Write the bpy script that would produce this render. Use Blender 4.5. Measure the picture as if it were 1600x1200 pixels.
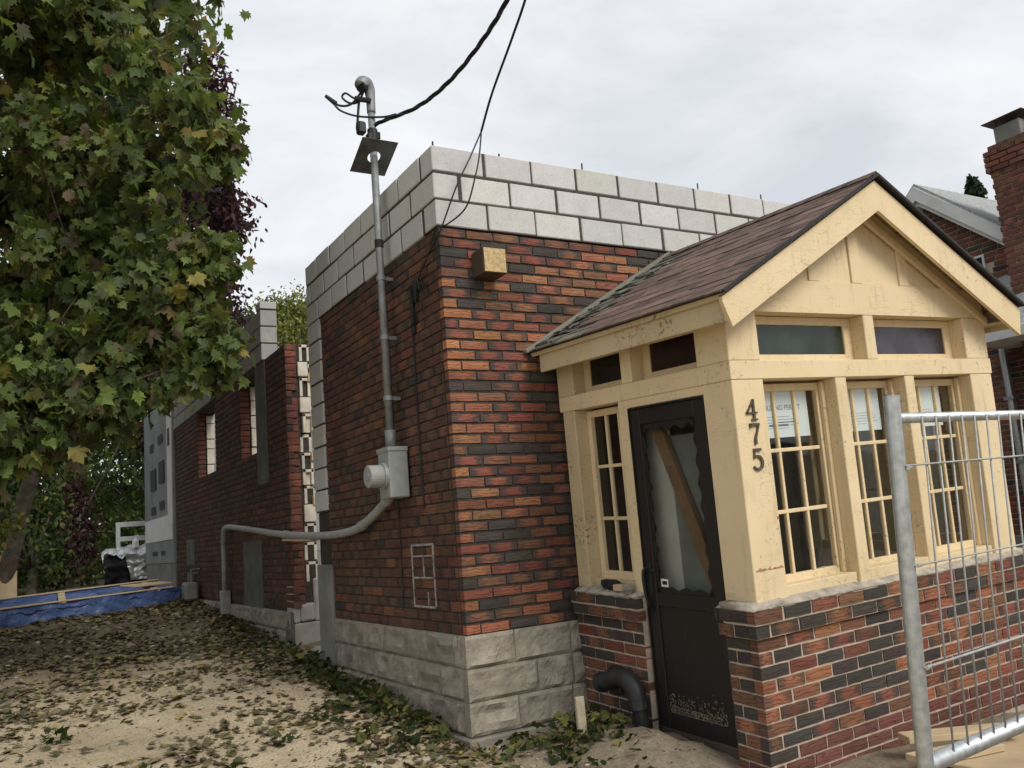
import bpy, math, random
import numpy as np
from mathutils import Matrix, Vector
random.seed(7); rng = np.random.default_rng(7)
scn = bpy.context.scene
for o in list(bpy.data.objects): bpy.data.objects.remove(o)
COL = scn.collection

# ------------------------------------------------------------------ camera
CAM = Vector((-2.5636, -5.1329, 1.3191))
CR = np.array([[0.86297113, -0.49874728, -0.08082072], [0.01231697, 0.18067975, -0.98346485], [0.50510309, 0.84770631, 0.16206446]])
FPX = 1366.22
cd = bpy.data.cameras.new('camera'); cam = bpy.data.objects.new('camera', cd); COL.objects.link(cam)
m = Matrix.Identity(4)
for i in range(3):
    m[i][0] = CR[0][i]; m[i][1] = -CR[1][i]; m[i][2] = -CR[2][i]; m[i][3] = CAM[i]
cam.matrix_world = m
cd.sensor_width = 36; cd.lens = 36 * FPX / 1600; cd.clip_start = .05; cd.clip_end = 2000
scn.camera = cam

# ------------------------------------------------------------------ sky, sun, exposure
SUN = Vector((.14, -.72, .62)).normalized()
w = bpy.data.worlds.new('World'); scn.world = w; w.use_nodes = True
nt = w.node_tree; nt.nodes.clear()
def wn(t, **k):
    n = nt.nodes.new(t)
    for a, b in k.items(): setattr(n, a, b)
    return n
wo = wn('ShaderNodeOutputWorld'); bg = wn('ShaderNodeBackground'); bg.inputs[1].default_value = .1
sky = wn('ShaderNodeTexSky'); sky.sky_type = 'NISHITA'; sky.sun_disc = False
sky.sun_elevation = math.asin(SUN.z); sky.sun_rotation = math.atan2(SUN.x, SUN.y)
tc = wn('ShaderNodeTexCoord'); mp = wn('ShaderNodeMapping'); mp.inputs['Scale'].default_value = (1.2, 1.2, 3.2)
nz = wn('ShaderNodeTexNoise'); nz.inputs['Scale'].default_value = 2.1; nz.inputs['Detail'].default_value = 7; nz.inputs['Roughness'].default_value = .55; nz.inputs['Distortion'].default_value = .5
rp = wn('ShaderNodeValToRGB'); e = rp.color_ramp.elements
e[0].position = .34; e[0].color = (3.55, 3.68, 3.92, 1); e[1].position = .64; e[1].color = (4.95, 5.0, 5.06, 1)
mx = wn('ShaderNodeMixRGB'); mx.inputs[0].default_value = .94
L = nt.links.new
L(tc.outputs['Generated'], mp.inputs[0]); L(mp.outputs[0], nz.inputs['Vector']); L(nz.outputs['Fac'], rp.inputs[0])
L(sky.outputs[0], mx.inputs[1]); L(rp.outputs[0], mx.inputs[2]); L(mx.outputs[0], bg.inputs[0]); L(bg.outputs[0], wo.inputs[0])
sd = bpy.data.lights.new('sun', 'SUN'); sd.energy = 1.3; sd.angle = math.radians(24); sd.color = (1, .955, .88)
so = bpy.data.objects.new('sun', sd); COL.objects.link(so); so.rotation_euler = SUN.to_track_quat('Z', 'Y').to_euler()
scn.view_settings.view_transform = 'Standard'; scn.view_settings.look = 'None'; scn.view_settings.exposure = 1.0; scn.view_settings.gamma = 1
scn.render.engine = 'CYCLES'

# ------------------------------------------------------------------ materials
MATS = {}
class NB:
    def __init__(s, name):
        s.m = bpy.data.materials.new(name); s.m.use_nodes = True; s.t = s.m.node_tree; s.t.nodes.clear()
        s.out = s.n('ShaderNodeOutputMaterial'); s.p = s.n('ShaderNodeBsdfPrincipled'); s.l(s.p.outputs[0], s.out.inputs[0]); MATS[name] = s.m
    def n(s, t, **k):
        x = s.t.nodes.new(t)
        for a, b in k.items(): setattr(x, a, b)
        return x
    def l(s, a, b): s.t.links.new(a, b)
    def coord(s, kind='Object', scale=(1, 1, 1)):
        c = s.n('ShaderNodeTexCoord'); mp = s.n('ShaderNodeMapping'); mp.inputs['Scale'].default_value = scale
        s.l(c.outputs[kind], mp.inputs[0]); return mp.outputs[0]
    def noise(s, vec, scale, detail=4, rough=.55, dist=0):
        x = s.n('ShaderNodeTexNoise'); x.inputs['Scale'].default_value = scale; x.inputs['Detail'].default_value = detail
        x.inputs['Roughness'].default_value = rough; x.inputs['Distortion'].default_value = dist
        if vec is not None: s.l(vec, x.inputs['Vector'])
        return x.outputs['Fac']
    def ramp(s, fac, stops):
        x = s.n('ShaderNodeValToRGB'); el = x.color_ramp.elements
        while len(el) < len(stops): el.new(.5)
        for q, (p, c) in zip(el, stops): q.position = p; q.color = tuple(c) + (1,) if len(c) == 3 else c
        s.l(fac, x.inputs[0]); return x.outputs[0]
    def mix(s, f, a, b, mode='MIX'):
        x = s.n('ShaderNodeMixRGB'); x.blend_type = mode
        for i, v in enumerate((f, a, b)):
            if isinstance(v, (int, float)): x.inputs[i].default_value = v
            elif isinstance(v, tuple): x.inputs[i].default_value = v + (1,) if len(v) == 3 else v
            else: s.l(v, x.inputs[i])
        return x.outputs[0]
    def math(s, op, a, b=0., clamp=False):
        x = s.n('ShaderNodeMath'); x.operation = op; x.use_clamp = clamp
        for i, v in enumerate((a, b)):
            if isinstance(v, (int, float)): x.inputs[i].default_value = v
            else: s.l(v, x.inputs[i])
        return x.outputs[0]
    def bump(s, h, strength=.3, dist=.01):
        x = s.n('ShaderNodeBump'); x.inputs['Strength'].default_value = strength; x.inputs['Distance'].default_value = dist
        s.l(h, x.inputs['Height']); s.l(x.outputs[0], s.p.inputs['Normal'])
    def col(s, c):
        if isinstance(c, tuple): s.p.inputs['Base Color'].default_value = c + (1,)
        else: s.l(c, s.p.inputs['Base Color'])
    def set(s, rough=.8, metal=0., spec=.3):
        s.p.inputs['Roughness'].default_value = rough; s.p.inputs['Metallic'].default_value = metal; s.p.inputs['Specular IOR Level'].default_value = spec
G3 = lambda g: (g, g, g)

def simple(name, c, var=.25, scale=6., rough=.8, metal=0., spec=.3, bump=.15, bs=60., kind='Object', bd=.004):
    b = NB(name); v = b.coord(kind)
    n1 = b.noise(v, scale, 5); lo = tuple(x * (1 - var) for x in c); hi = tuple(min(1, x * (1 + var)) for x in c)
    b.col(b.ramp(n1, [(.3, lo), (.7, hi)])); b.set(rough, metal, spec)
    if bump: b.bump(b.noise(v, bs, 4), bump, bd)
    return b.m

def brick_material(name, joined, grime_shade=0., mortar_wash=(.35, .30, .26)):
    b = NB(name)
    uv = b.n('ShaderNodeUVMap').outputs[0]
    if joined:
        a = b.n('ShaderNodeAttribute', attribute_name='Col'); c, fl = a.outputs['Color'], a.outputs['Alpha']
        sdv = b.n('ShaderNodeAttribute', attribute_name='seed').outputs['Fac']
    else:
        a = b.n('ShaderNodeObjectInfo'); c, fl, sdv = a.outputs['Color'], a.outputs['Alpha'], a.outputs['Random']
    off = b.n('ShaderNodeCombineXYZ'); b.l(b.math('MULTIPLY', sdv, 91.7), off.inputs[0]); b.l(b.math('MULTIPLY', sdv, 53.1), off.inputs[1])
    va = b.n('ShaderNodeVectorMath'); va.operation = 'MULTIPLY'; b.l(uv, va.inputs[0]); va.inputs[1].default_value = (.11, .035, 1)
    vv = b.n('ShaderNodeVectorMath'); b.l(va.outputs[0], vv.inputs[0]); b.l(off.outputs[0], vv.inputs[1])
    vec = vv.outputs[0]
    sep = b.n('ShaderNodeSeparateXYZ'); b.l(uv, sep.inputs[0])
    au = b.math('ABSOLUTE', sep.outputs[0])
    man = b.n('ShaderNodeMapping'); man.inputs['Scale'].default_value = (.4, 1.5, 1); b.l(vec, man.inputs[0]); avec = man.outputs[0]
    nl = b.noise(avec, 32, 6, .7)
    # flashed (burnt) ends
    edge = b.math('ADD', au, b.math('MULTIPLY', b.math('SUBTRACT', nl, .5), 2.2))
    fm = b.math('MULTIPLY', b.math('MULTIPLY', b.math('SUBTRACT', edge, .38), 3.2, True), fl, True)
    base = b.mix(b.math('MULTIPLY', b.noise(avec, 60, 6, .7), .6), c, b.mix(1., c, (.42, .40, .42), 'MULTIPLY'))
    base = b.mix(b.math('MULTIPLY', fm, .85), base, (.060, .056, .055))
    # wavy tooled scratches in the rug face
    mpv = b.n('ShaderNodeMapping'); mpv.inputs['Scale'].default_value = (.28, 1, 1); b.l(vec, mpv.inputs[0])
    wv = b.n('ShaderNodeTexWave'); wv.bands_direction = 'Y'; wv.inputs['Scale'].default_value = 12; wv.inputs['Distortion'].default_value = 9
    wv.inputs['Detail'].default_value = 3; wv.inputs['Detail Scale'].default_value = 2.2; b.l(mpv.outputs[0], wv.inputs['Vector'])
    groove = b.ramp(wv.outputs['Fac'], [(.02, G3(0)), (.20, G3(1))])
    base = b.mix(b.math('MULTIPLY', b.math('SUBTRACT', 1., groove), .55), base, (.05, .035, .03))  # groove colour darkened too, painting in the shade of the crevices
    if grime_shade:
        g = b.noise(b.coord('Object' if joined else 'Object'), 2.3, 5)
        base = b.mix(grime_shade, base, (.05, .04, .033))
    gp_ = b.n('ShaderNodeNewGeometry').outputs['Position']
    base = b.mix(1., base, b.ramp(b.noise(gp_, 1.7, 6, .6), [(.3, (.72, .70, .68)), (.7, (1.12, 1.10, 1.08))]), 'MULTIPLY')
    base = b.mix(b.ramp(b.noise(vec, 70, 6, .75), [(.5, G3(0)), (.75, G3(.35))]), base, b.mix(1., base, (1.7, 1.75, 1.8), 'MULTIPLY'))
    # pale mortar smears
    sm = b.ramp(b.noise(vec, 30, 6, .7), [(.68, G3(0)), (.80, G3(.3))])
    base = b.mix(sm, base, mortar_wash)
    b.col(base); b.set(.88, 0, .2)
    hgt = b.math('ADD', b.math('MULTIPLY', groove, .7), b.math('MULTIPLY', b.noise(vec, 160, 5, .7), .5))
    b.bump(hgt, .75, .004)
    return b.m
brick_material('brick_single', False); brick_material('brick_joined', True)
brick_material('side_brick_single', False, .46); brick_material('side_brick_joined', True, .46)  # side copies mixed darker: part grime, part shade put into the colour

def tinted(name, var=.12, rough=.85, bump=.3, bs=90, stain=None, bd=.004, streak=0., spec=.25):
    """colour of the single object (Object Info) with grain"""
    b = NB(name); oi = b.n('ShaderNodeObjectInfo'); v0 = b.coord('Object')
    va = b.n('ShaderNodeVectorMath'); b.l(v0, va.inputs[0]); cx = b.n('ShaderNodeCombineXYZ')
    b.l(b.math('MULTIPLY', oi.outputs['Random'], 37.), cx.inputs[0]); b.l(b.math('MULTIPLY', oi.outputs['Random'], 19.), cx.inputs[2]); b.l(cx.outputs[0], va.inputs[1])
    v = va.outputs[0]
    c = b.mix(b.ramp(b.noise(v, 9, 6, .6), [(.3, G3(0)), (.75, G3(1))]), oi.outputs['Color'], b.mix(1., oi.outputs['Color'], G3(1 - 2 * var), 'MULTIPLY'))
    if stain: c = b.mix(b.ramp(b.noise(v, 5, 5, .65), [(.55, G3(0)), (.75, G3(.55))]), c, stain)
    pits = b.ramp(b.noise(v, 130, 3), [(.3, G3(.55)), (.42, G3(1))]); c = b.mix(1., c, pits, 'MULTIPLY')
    b.col(c); b.set(rough, 0, spec); b.bump(b.noise(v, bs, 5, .65), bump, bd); return b.m
tinted('block', .06, .9, .35, 120, (.43, .40, .32)); tinted('stone', .25, .95, .9, 60, (.17, .16, .12), .008)
tinted('shingle', .3, .95, .9, 260, (.10, .11, .08), .004); tinted('wood_raw', .15, .75, .3, 40)
simple('mortar_dark', (.048, .041, .034), .35, 25, .95, bs=120, bump=.6)
simple('mortar_smear', (.30, .28, .25), .45, 18, .95, bs=120, bump=.6)
simple('wire_grey', (.36, .36, .35), .2, 30, .6, .35, .4, bump=.05)
simple('mortar_light', (.46, .38, .30), .22, 20, .95, bs=120, bump=.6)
simple('mortar_block', (.062, .056, .047), .35, 25, .95, bs=120, bump=.6)
simple('parge', (.20, .20, .185), .28, 3, .9, bs=40, bump=.3)
simple('parge_dark', (.105, .105, .095), .35, 3, .9, bs=40, bump=.3)
simple('concrete', (.36, .34, .30), .25, 5, .9, bs=60, bump=.4)
simple('terracotta', (.60, .54, .46), .25, 9, .9, bs=60, bump=.3)
simple('galvanised', (.50, .53, .54), .22, 28, .42, .85, .5, bump=.08, bs=90)
simple('dull_metal', (.22, .23, .235), .25, 14, .55, .45, .4, bump=.05)
simple('meter_grey', (.31, .335, .32), .12, 14, .5, .25, .5, bump=.05)
simple('rusty_plate', (.10, .10, .095), .35, 12, .6, .5, .4, bump=.1)
simple('pvc_grey', (.30, .30, .285), .15, 10, .6, 0, .4, bump=.04)
simple('black_rubber', (.012, .012, .013), .3, 20, .55, 0, .4, bump=.1)
simple('pipe_black', (.022, .022, .023), .4, 14, .5, 0, .4, bump=.15)
simple('white_trim', (.62, .63, .62), .1, 5, .6, bump=.05)
simple('grey_shingle', (.30, .31, .31), .35, 22, .95, bump=.5, bs=150)
simple('white_plastic', (.72, .72, .70), .06, 9, .5, bump=.05)
simple('osb', (.45, .33, .17), .35, 55, .8, bump=.3, bs=90)
simple('plywood', (.52, .40, .25), .14, 5, .8, bump=.15, bs=60)
simple('bark', (.11, .09, .07), .4, 9, .95, bump=.9, bs=24, bd=.02)
simple('silver_tarp', (.55, .56, .58), .25, 4, .25, .4, .6, bump=.5, bs=9, bd=.03)
simple('dark_cloth', (.014, .013, .015), .3, 20, .7, bump=.3)
simple('steel_rod', (.08, .06, .05), .3, 20, .7, .4)
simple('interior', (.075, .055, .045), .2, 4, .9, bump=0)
simple('drywall', (.15, .15, .135), .25, 3, .9, bump=.05)
simple('drywall_pale', (.40, .385, .34), .15, 3, .9, bump=.05)
simple('red_plastic', (.45, .02, .03), .1, 3, .5, bump=0)
simple('clay_pot', (.36, .11, .06), .15, 8, .85)
simple('mud_dry', (.17, .14, .10), .4, 9, .97, bump=.3)
simple('mud', (.30, .245, .175), .35, 7, .97, bump=.8, bs=45, bd=.012)

# peeling cream paint
def paint(name, c, peel=.62, worn=(.30, .27, .20), grime=.25):
    b = NB(name); v = b.coord('Object'); vs = b.coord('Object', (3, 3, .55))
    base = b.mix(b.ramp(b.noise(v, 2.2, 5), [(.3, G3(0)), (.75, G3(1))]), c, tuple(x * y for x, y in zip(c, (.88, .86, .80))))
    base = b.mix(b.math('MULTIPLY', b.ramp(b.noise(vs, 6, 6, .65), [(.55, G3(0)), (.8, G3(1))]), grime), base, (.30, .24, .15))
    cr = b.n('ShaderNodeTexVoronoi'); cr.feature = 'DISTANCE_TO_EDGE'; cr.inputs['Scale'].default_value = 34; cv = b.coord('Object', (.25, .25, 1.6)); b.l(cv, cr.inputs['Vector'])
    crack = b.ramp(cr.outputs['Distance'], [(.0, G3(1)), (.03, G3(0))])
    zone = b.ramp(b.noise(v, 3.1, 4, .5), [(.48, G3(0)), (.60, G3(1))])
    ck = b.math('MULTIPLY', crack, zone)
    base = b.mix(b.math('MULTIPLY', ck, .55), base, tuple(x * .38 for x in c))
    chips = b.ramp(b.noise(v, 42, 6, .62), [(peel, G3(0)), (peel + .02, G3(1))])
    chz = b.math('MULTIPLY', chips, b.ramp(b.noise(v, 2.4, 3), [(.5, G3(0)), (.6, G3(1))]))
    base = b.mix(chz, base, worn)
    b.col(base); b.set(.55, 0, .35)
    grain = b.noise(b.coord('Object', (60, 60, 4)), 1., 4, .6)
    h = b.math('SUBTRACT', b.math('ADD', b.noise(v, 70, 4), b.math('MULTIPLY', grain, .9)), b.math('ADD', b.math('MULTIPLY', chz, .8), ck))
    b.bump(h, .32, .004); return b.m
paint('cream', (.73, .59, .375), .61, (.36, .31, .22), .5); paint('cream_worn', (.60, .49, .31), .56, (.20, .19, .14), .55)
paint('door_dark', (.016, .0135, .0125), .72, (.05, .045, .04), .05)
MATS['door_dark'].node_tree.nodes['Principled BSDF'].inputs['Roughness'].default_value = .5

# glass: clear pane with mirror reflections
def glass(name, tint, refl=1.):
    b = NB(name); tr = b.n('ShaderNodeBsdfTransparent'); tr.inputs[0].default_value = tint + (1,)
    gl = b.n('ShaderNodeBsdfGlossy'); gl.inputs['Roughness'].default_value = .03; gl.inputs[0].default_value = (.9, .92, .92, 1)
    fr = b.n('ShaderNodeFresnel'); fr.inputs[0].default_value = 1.5; mxs = b.n('ShaderNodeMixShader')
    bp = b.n('ShaderNodeBump'); bp.inputs['Strength'].default_value = .12; bp.inputs['Distance'].default_value = .01; b.l(b.noise(b.coord('Object'), 5, 2), bp.inputs['Height'])
    b.l(bp.outputs[0], gl.inputs['Normal'])
    gm_ = b.n('ShaderNodeNewGeometry'); b.l(b.math('MULTIPLY', b.math('MULTIPLY', fr.outputs[0], refl), b.math('SUBTRACT', 1., gm_.outputs['Backfacing'])), mxs.inputs[0]); b.l(tr.outputs[0], mxs.inputs[1]); b.l(gl.outputs[0], mxs.inputs[2]); b.l(mxs.outputs[0], b.out.inputs[0])
    return b.m
glass('glass', (.90, .92, .91)); glass('door_glass', (.92, .94, .93), .55)
def cglass(name, c):
    b = NB(name); v = b.coord('Object'); b.col(b.ramp(b.noise(v, 6, 5), [(.3, tuple(x * .55 for x in c)), (.75, tuple(x * 1.6 for x in c))])); b.set(.22, 0, .5); b.bump(b.noise(v, 120, 3), .2, .003)
cglass('glass_green', (.020, .031, .022)); cglass('glass_purple', (.036, .030, .041)); cglass('glass_red', (.020, .008, .010)); cglass('glass_dkgreen', (.010, .014, .011))

def leafmat(name, trans=.35):
    b = NB(name); a = b.n('ShaderNodeAttribute', attribute_name='Col'); oi = b.n('ShaderNodeObjectInfo')
    c = b.mix(1., a.outputs['Color'], oi.outputs['Color'], 'MULTIPLY')
    d = b.p; b.l(c, d.inputs['Base Color']); b.set(.55, 0, .18)
    t = b.n('ShaderNodeBsdfTranslucent'); b.l(b.mix(1., c, (1.25, 1.2, .6), 'MULTIPLY'), t.inputs[0]); ms = b.n('ShaderNodeMixShader'); ms.inputs[0].default_value = trans
    b.l(d.outputs[0], ms.inputs[1]); b.l(t.outputs[0], ms.inputs[2]); b.l(ms.outputs[0], b.out.inputs[0]); return b.m
leafmat('leaf', .45); leafmat('litter', .08)

def tarp_mat():
    b = NB('blue_tarp'); v = b.coord('Object'); b.col(b.ramp(b.noise(v, 3, 5), [(.3, (.035, .065, .17)), (.7, (.09, .145, .31))])); b.set(.38, 0, .5)
    b.bump(b.noise(v, 5, 5, .6, .8), .9, .05)
tarp_mat()
def wrap_mat():
    b = NB('house_wrap'); v = b.coord('Object'); b.col(b.ramp(b.noise(v, 1.6, 5), [(.3, (.19, .20, .205)), (.7, (.28, .29, .29))])); b.set(.6, 0, .3); b.bump(b.noise(v, 3, 4), .4, .03)
wrap_mat(); simple('wrap_print', (.07, .075, .08), .3, 20, .7, bump=0); simple('wrap_white', (.66, .66, .64), .08, 4, .7)

def ground_mat():
    b = NB('ground'); v = b.coord('Object')
    big = b.noise(v, .55, 6, .6); mid = b.noise(v, 3.5, 6, .62); fine = b.noise(v, 60, 5, .7)
    sand = b.ramp(mid, [(.3, (.38, .305, .205)), (.72, (.57, .47, .325))])
    soil = b.ramp(mid, [(.3, (.075, .062, .04)), (.75, (.17, .14, .09))])
    sp = b.n('ShaderNodeSeparateXYZ'); b.l(v, sp.inputs[0])
    # sand lies in a tongue from the street up to about y = 3
    f = b.math('ADD', b.math('MULTIPLY', sp.outputs[1], .20), b.math('MULTIPLY', b.math('SUBTRACT', big, .5), 2.2))
    f = b.math('ADD', f, b.math('MULTIPLY', b.math('SUBTRACT', mid, .5), 1.))
    f = b.math('SUBTRACT', f, .30, True)
    c = b.mix(f, sand, soil)
    gx_ = b.math('MULTIPLY', b.math('ADD', sp.outputs[0], .25), 2.2, True); gx_ = b.math('MULTIPLY', gx_, b.ramp(big, [(.2, G3(1)), (.9, G3(.6))]))
    c = b.mix(gx_, c, b.ramp(b.noise(v, 14, 6, .7), [(.3, (.10, .082, .058)), (.7, (.25, .21, .155))]))
    c = b.mix(b.ramp(fine, [(.35, G3(.5)), (.55, G3(0))]), c, (.10, .08, .055))
    b.col(c); b.set(.97, 0, .1); b.bump(b.math('ADD', b.math('MULTIPLY', mid, .8), b.math('MULTIPLY', fine, .35)), .8, .02)
ground_mat()

# ------------------------------------------------------------------ mesh helpers
class MB:
    def __init__(s): s.v = []; s.f = []
    def add(s, vs, fs):
        k = len(s.v); s.v += [tuple(x) for x in vs]; s.f += [tuple(i + k for i in q) for q in fs]; return s
    def box(s, lo, hi, bev=0., M=None):
        lo = Vector(lo); hi = Vector(hi); c = (lo + hi) / 2; h = (hi - lo) / 2
        b = min(bev, h.x * .45, h.y * .45, h.z * .45)
        if b <= 0:
            vs = [Vector((c.x + sx * h.x, c.y + sy * h.y, c.z + sz * h.z)) for sz in (-1, 1) for sy in (-1, 1) for sx in (-1, 1)]
            fs = [(0, 2, 3, 1), (4, 5, 7, 6), (0, 1, 5, 4), (2, 6, 7, 3), (0, 4, 6, 2), (1, 3, 7, 5)]
        else:
            vs = []; idx = {}
            for sx in (-1, 1):
                for sy in (-1, 1):
                    for sz in (-1, 1):
                        for a in range(3):
                            q = [h.x - b, h.y - b, h.z - b]; q[a] = (h.x, h.y, h.z)[a]
                            idx[(sx, sy, sz, a)] = len(vs); vs.append(Vector((c.x + sx * q[0], c.y + sy * q[1], c.z + sz * q[2])))
            fs = []
            def quad(keys, n):
                ids = [idx[k] for k in keys]; a, b2, c2 = (vs[i] for i in ids[:3])
                if (b2 - a).cross(c2 - a).dot(n) < 0: ids.reverse()
                fs.append(tuple(ids))
            for a in range(3):
                o = [i for i in range(3) if i != a]
                for sg in (-1, 1):
                    ks = []
                    for p, q in ((-1, -1), (1, -1), (1, 1), (-1, 1)):
                        t = [0, 0, 0]; t[a] = sg; t[o[0]] = p; t[o[1]] = q; ks.append(tuple(t) + (a,))
                    n = Vector((0, 0, 0)); n[a] = sg; quad(ks, n)
            for a in range(3):
                o = [i for i in range(3) if i != a]
                for p in (-1, 1):
                    for q in (-1, 1):
                        t0 = [0, 0, 0]; t0[o[0]] = p; t0[o[1]] = q; t1 = list(t0); t0[a] = -1; t1[a] = 1
                        n = Vector((0, 0, 0)); n[o[0]] = p; n[o[1]] = q
                        quad([tuple(t0) + (o[0],), tuple(t1) + (o[0],), tuple(t1) + (o[1],), tuple(t0) + (o[1],)], n)
            for sx in (-1, 1):
                for sy in (-1, 1):
                    for sz in (-1, 1): quad([(sx, sy, sz, 0), (sx, sy, sz, 1), (sx, sy, sz, 2)], Vector((sx, sy, sz)))
        if M is not None: vs = [M @ x for x in vs]
        return s.add(vs, fs)
    def tube(s, pts, r, n=8, cap=True):
        pts = [Vector(p) for p in pts]; rs = list(np.interp(np.linspace(0, 1, len(pts)), np.linspace(0, 1, len(r)), r)) if isinstance(r, (list, tuple)) else [r] * len(pts)
        k0 = len(s.v); T = []
        for i in range(len(pts)):
            a = pts[max(0, i - 1)]; b = pts[min(len(pts) - 1, i + 1)]; T.append((b - a).normalized())
        u = T[0].orthogonal().normalized(); rings = []
        for i, p in enumerate(pts):
            u = (u - T[i] * u.dot(T[i])).normalized(); q = T[i].cross(u)
            rings.append([p + (u * math.cos(2 * math.pi * j / n) + q * math.sin(2 * math.pi * j / n)) * rs[i] for j in range(n)])
        vs = [x for g in rings for x in g]; fs = []
        for i in range(len(pts) - 1):
            for j in range(n): fs.append((i * n + j, i * n + (j + 1) % n, (i + 1) * n + (j + 1) % n, (i + 1) * n + j))
        if cap: fs.append(tuple(range(n - 1, -1, -1))); fs.append(tuple((len(pts) - 1) * n + j for j in range(n)))
        return s.add(vs, fs)
    def prism(s, poly, axis, a, b, M=None):
        """extrude 2-D outline along an axis between a and b"""
        n = len(poly); vs = []
        for t in (a, b):
            for p, q in poly:
                x = {'x': (t, p, q), 'y': (p, t, q), 'z': (p, q, t)}[axis]; vs.append(Vector(x) if M is None else M @ Vector(x))
        fs = [tuple(range(n)), tuple(range(2 * n - 1, n - 1, -1))] + [(i, n + i, n + (i + 1) % n, (i + 1) % n) for i in range(n)]
        return s.add(vs, fs)
    def mesh(s, name, mat=None, smooth=False):
        me = bpy.data.meshes.new(name); me.from_pydata(s.v, [], s.f)
        if mat: me.materials.append(MATS[mat])
        import bmesh
        bm = bmesh.new(); bm.from_mesh(me); bmesh.ops.recalc_face_normals(bm, faces=bm.faces); bm.to_mesh(me); bm.free()
        if smooth: me.polygons.foreach_set('use_smooth', [True] * len(me.polygons))
        me.update(); return me
    def build(s, name, mat, parent=None, color=None, smooth=False, origin=None):
        if origin is not None:
            o0 = Vector(origin); s.v = [tuple(Vector(p) - o0) for p in s.v]
        ob = bpy.data.objects.new(name, s.mesh(name, mat, smooth)); COL.objects.link(ob)
        if origin is not None: ob.location = o0
        if parent is not None: ob.parent = parent
        if color: ob.color = tuple(color) + (1,) if len(color) == 3 else color
        return ob
def tag(o, label=None, cat=None, group=None, kind=None):
    if label: o['label'] = label
    if cat: o['category'] = cat
    if group: o['group'] = group
    if kind: o['kind'] = kind
    return o
def thing(name, label, cat, loc=(0, 0, 0), group=None):
    o = bpy.data.objects.new(name, None); COL.objects.link(o); o.location = loc; o.empty_display_size = .2
    return tag(o, label, cat, group)
def smooth_path(pts, n=6):
    P = [Vector(p) for p in pts]; out = []
    for i in range(len(P) - 1):
        a = P[max(0, i - 1)]; b = P[i]; c = P[i + 1]; d = P[min(len(P) - 1, i + 2)]
        for k in range(n):
            t = k / n; out.append(.5 * ((2 * b) + (c - a) * t + (2 * a - 5 * b + 4 * c - d) * t * t + (3 * b - a - 3 * c + d) * t ** 3))
    out.append(P[-1]); return out
def to_px(p):
    d = CR @ (np.array(p) - np.array(CAM)); return 800 + FPX * d[0] / d[2], 600 + FPX * d[1] / d[2], d[2]

# ------------------------------------------------------------------ bricks
CLR = {'O': (.375, .160, .088), 'B': (.235, .118, .073), 'R': (.265, .098, .068), 'D': (.080, .070, .064), 'X': (.275, .105, .074), 'M': (.195, .085, .066), 'Y': (.45, .21, .10)}
def brick_color(t):
    k = t.upper(); c = CLR[k]; j = random.uniform(.82, 1.2)
    fl = {'X': 1., 'O': random.choice([0, 0, .5, 1]) * .75, 'B': random.choice([0, .6, 1]), 'R': random.choice([0, .3, .8])}.get(k, 0.)
    return (c[0] * j * random.uniform(.93, 1.07), c[1] * j * random.uniform(.9, 1.1), c[2] * j, fl)
def rand_brick(p='OOOOOBBBBRRXXDDD'): return random.choice(p)
def brick_geom(L, H, D, seed):
    """brick whose front face (-Y) is slightly uneven; UV runs -1..1 over the front"""
    r = random.Random(seed); nx, nz = 5, 3; vs = []; uv = []
    for j in range(nz):
        for i in range(nx):
            u = -1 + 2 * i / (nx - 1); v = -1 + 2 * j / (nz - 1)
            ex = r.uniform(-.0022, .0012) if abs(u) == 1 else 0; ez = r.uniform(-.0022, .0012) if abs(v) == 1 else 0
            y = -D / 2 + (r.uniform(.001, .0035) if (abs(u) == 1 or abs(v) == 1) else r.uniform(-.0015, .0015))
            vs.append((u * L / 2 + math.copysign(1, u) * ex, y, v * H / 2 + math.copysign(1, v) * ez)); uv.append((u, v))
    fs = [(j * nx + i, j * nx + i + 1, (j + 1) * nx + i + 1, (j + 1) * nx + i) for j in range(nz - 1) for i in range(nx - 1)]
    ring = [i for i in range(nx)] + [j * nx + nx - 1 for j in range(1, nz)] + [(nz - 1) * nx + i for i in range(nx - 2, -1, -1)] + [j * nx for j in range(nz - 2, 0, -1)]
    k = len(vs)
    for q in ring: vs.append((vs[q][0], D / 2, vs[q][2])); uv.append(uv[q])
    n = len(ring)
    for i in range(n): fs.append((ring[(i + 1) % n], ring[i], k + i, k + (i + 1) % n))
    return vs, fs, uv
BCACHE = {}
def brick_mesh(L, H, D, var, mat):
    key = (round(L, 3), round(H, 3), round(D, 3), var, mat)
    if key not in BCACHE:
        vs, fs, uv = brick_geom(L, H, D, hash(key[:4]) & 0xffff)
        me = bpy.data.meshes.new('brick'); me.from_pydata(vs, [], fs); lay = me.uv_layers.new(name='UVMap')
        li = np.empty(len(me.loops), int); me.loops.foreach_get('vertex_index', li); lay.data.foreach_set('uv', np.array(uv)[li].astype(np.float32).ravel())
        me.materials.append(MATS[mat]); BCACHE[key] = me
    return BCACHE[key]
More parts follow.
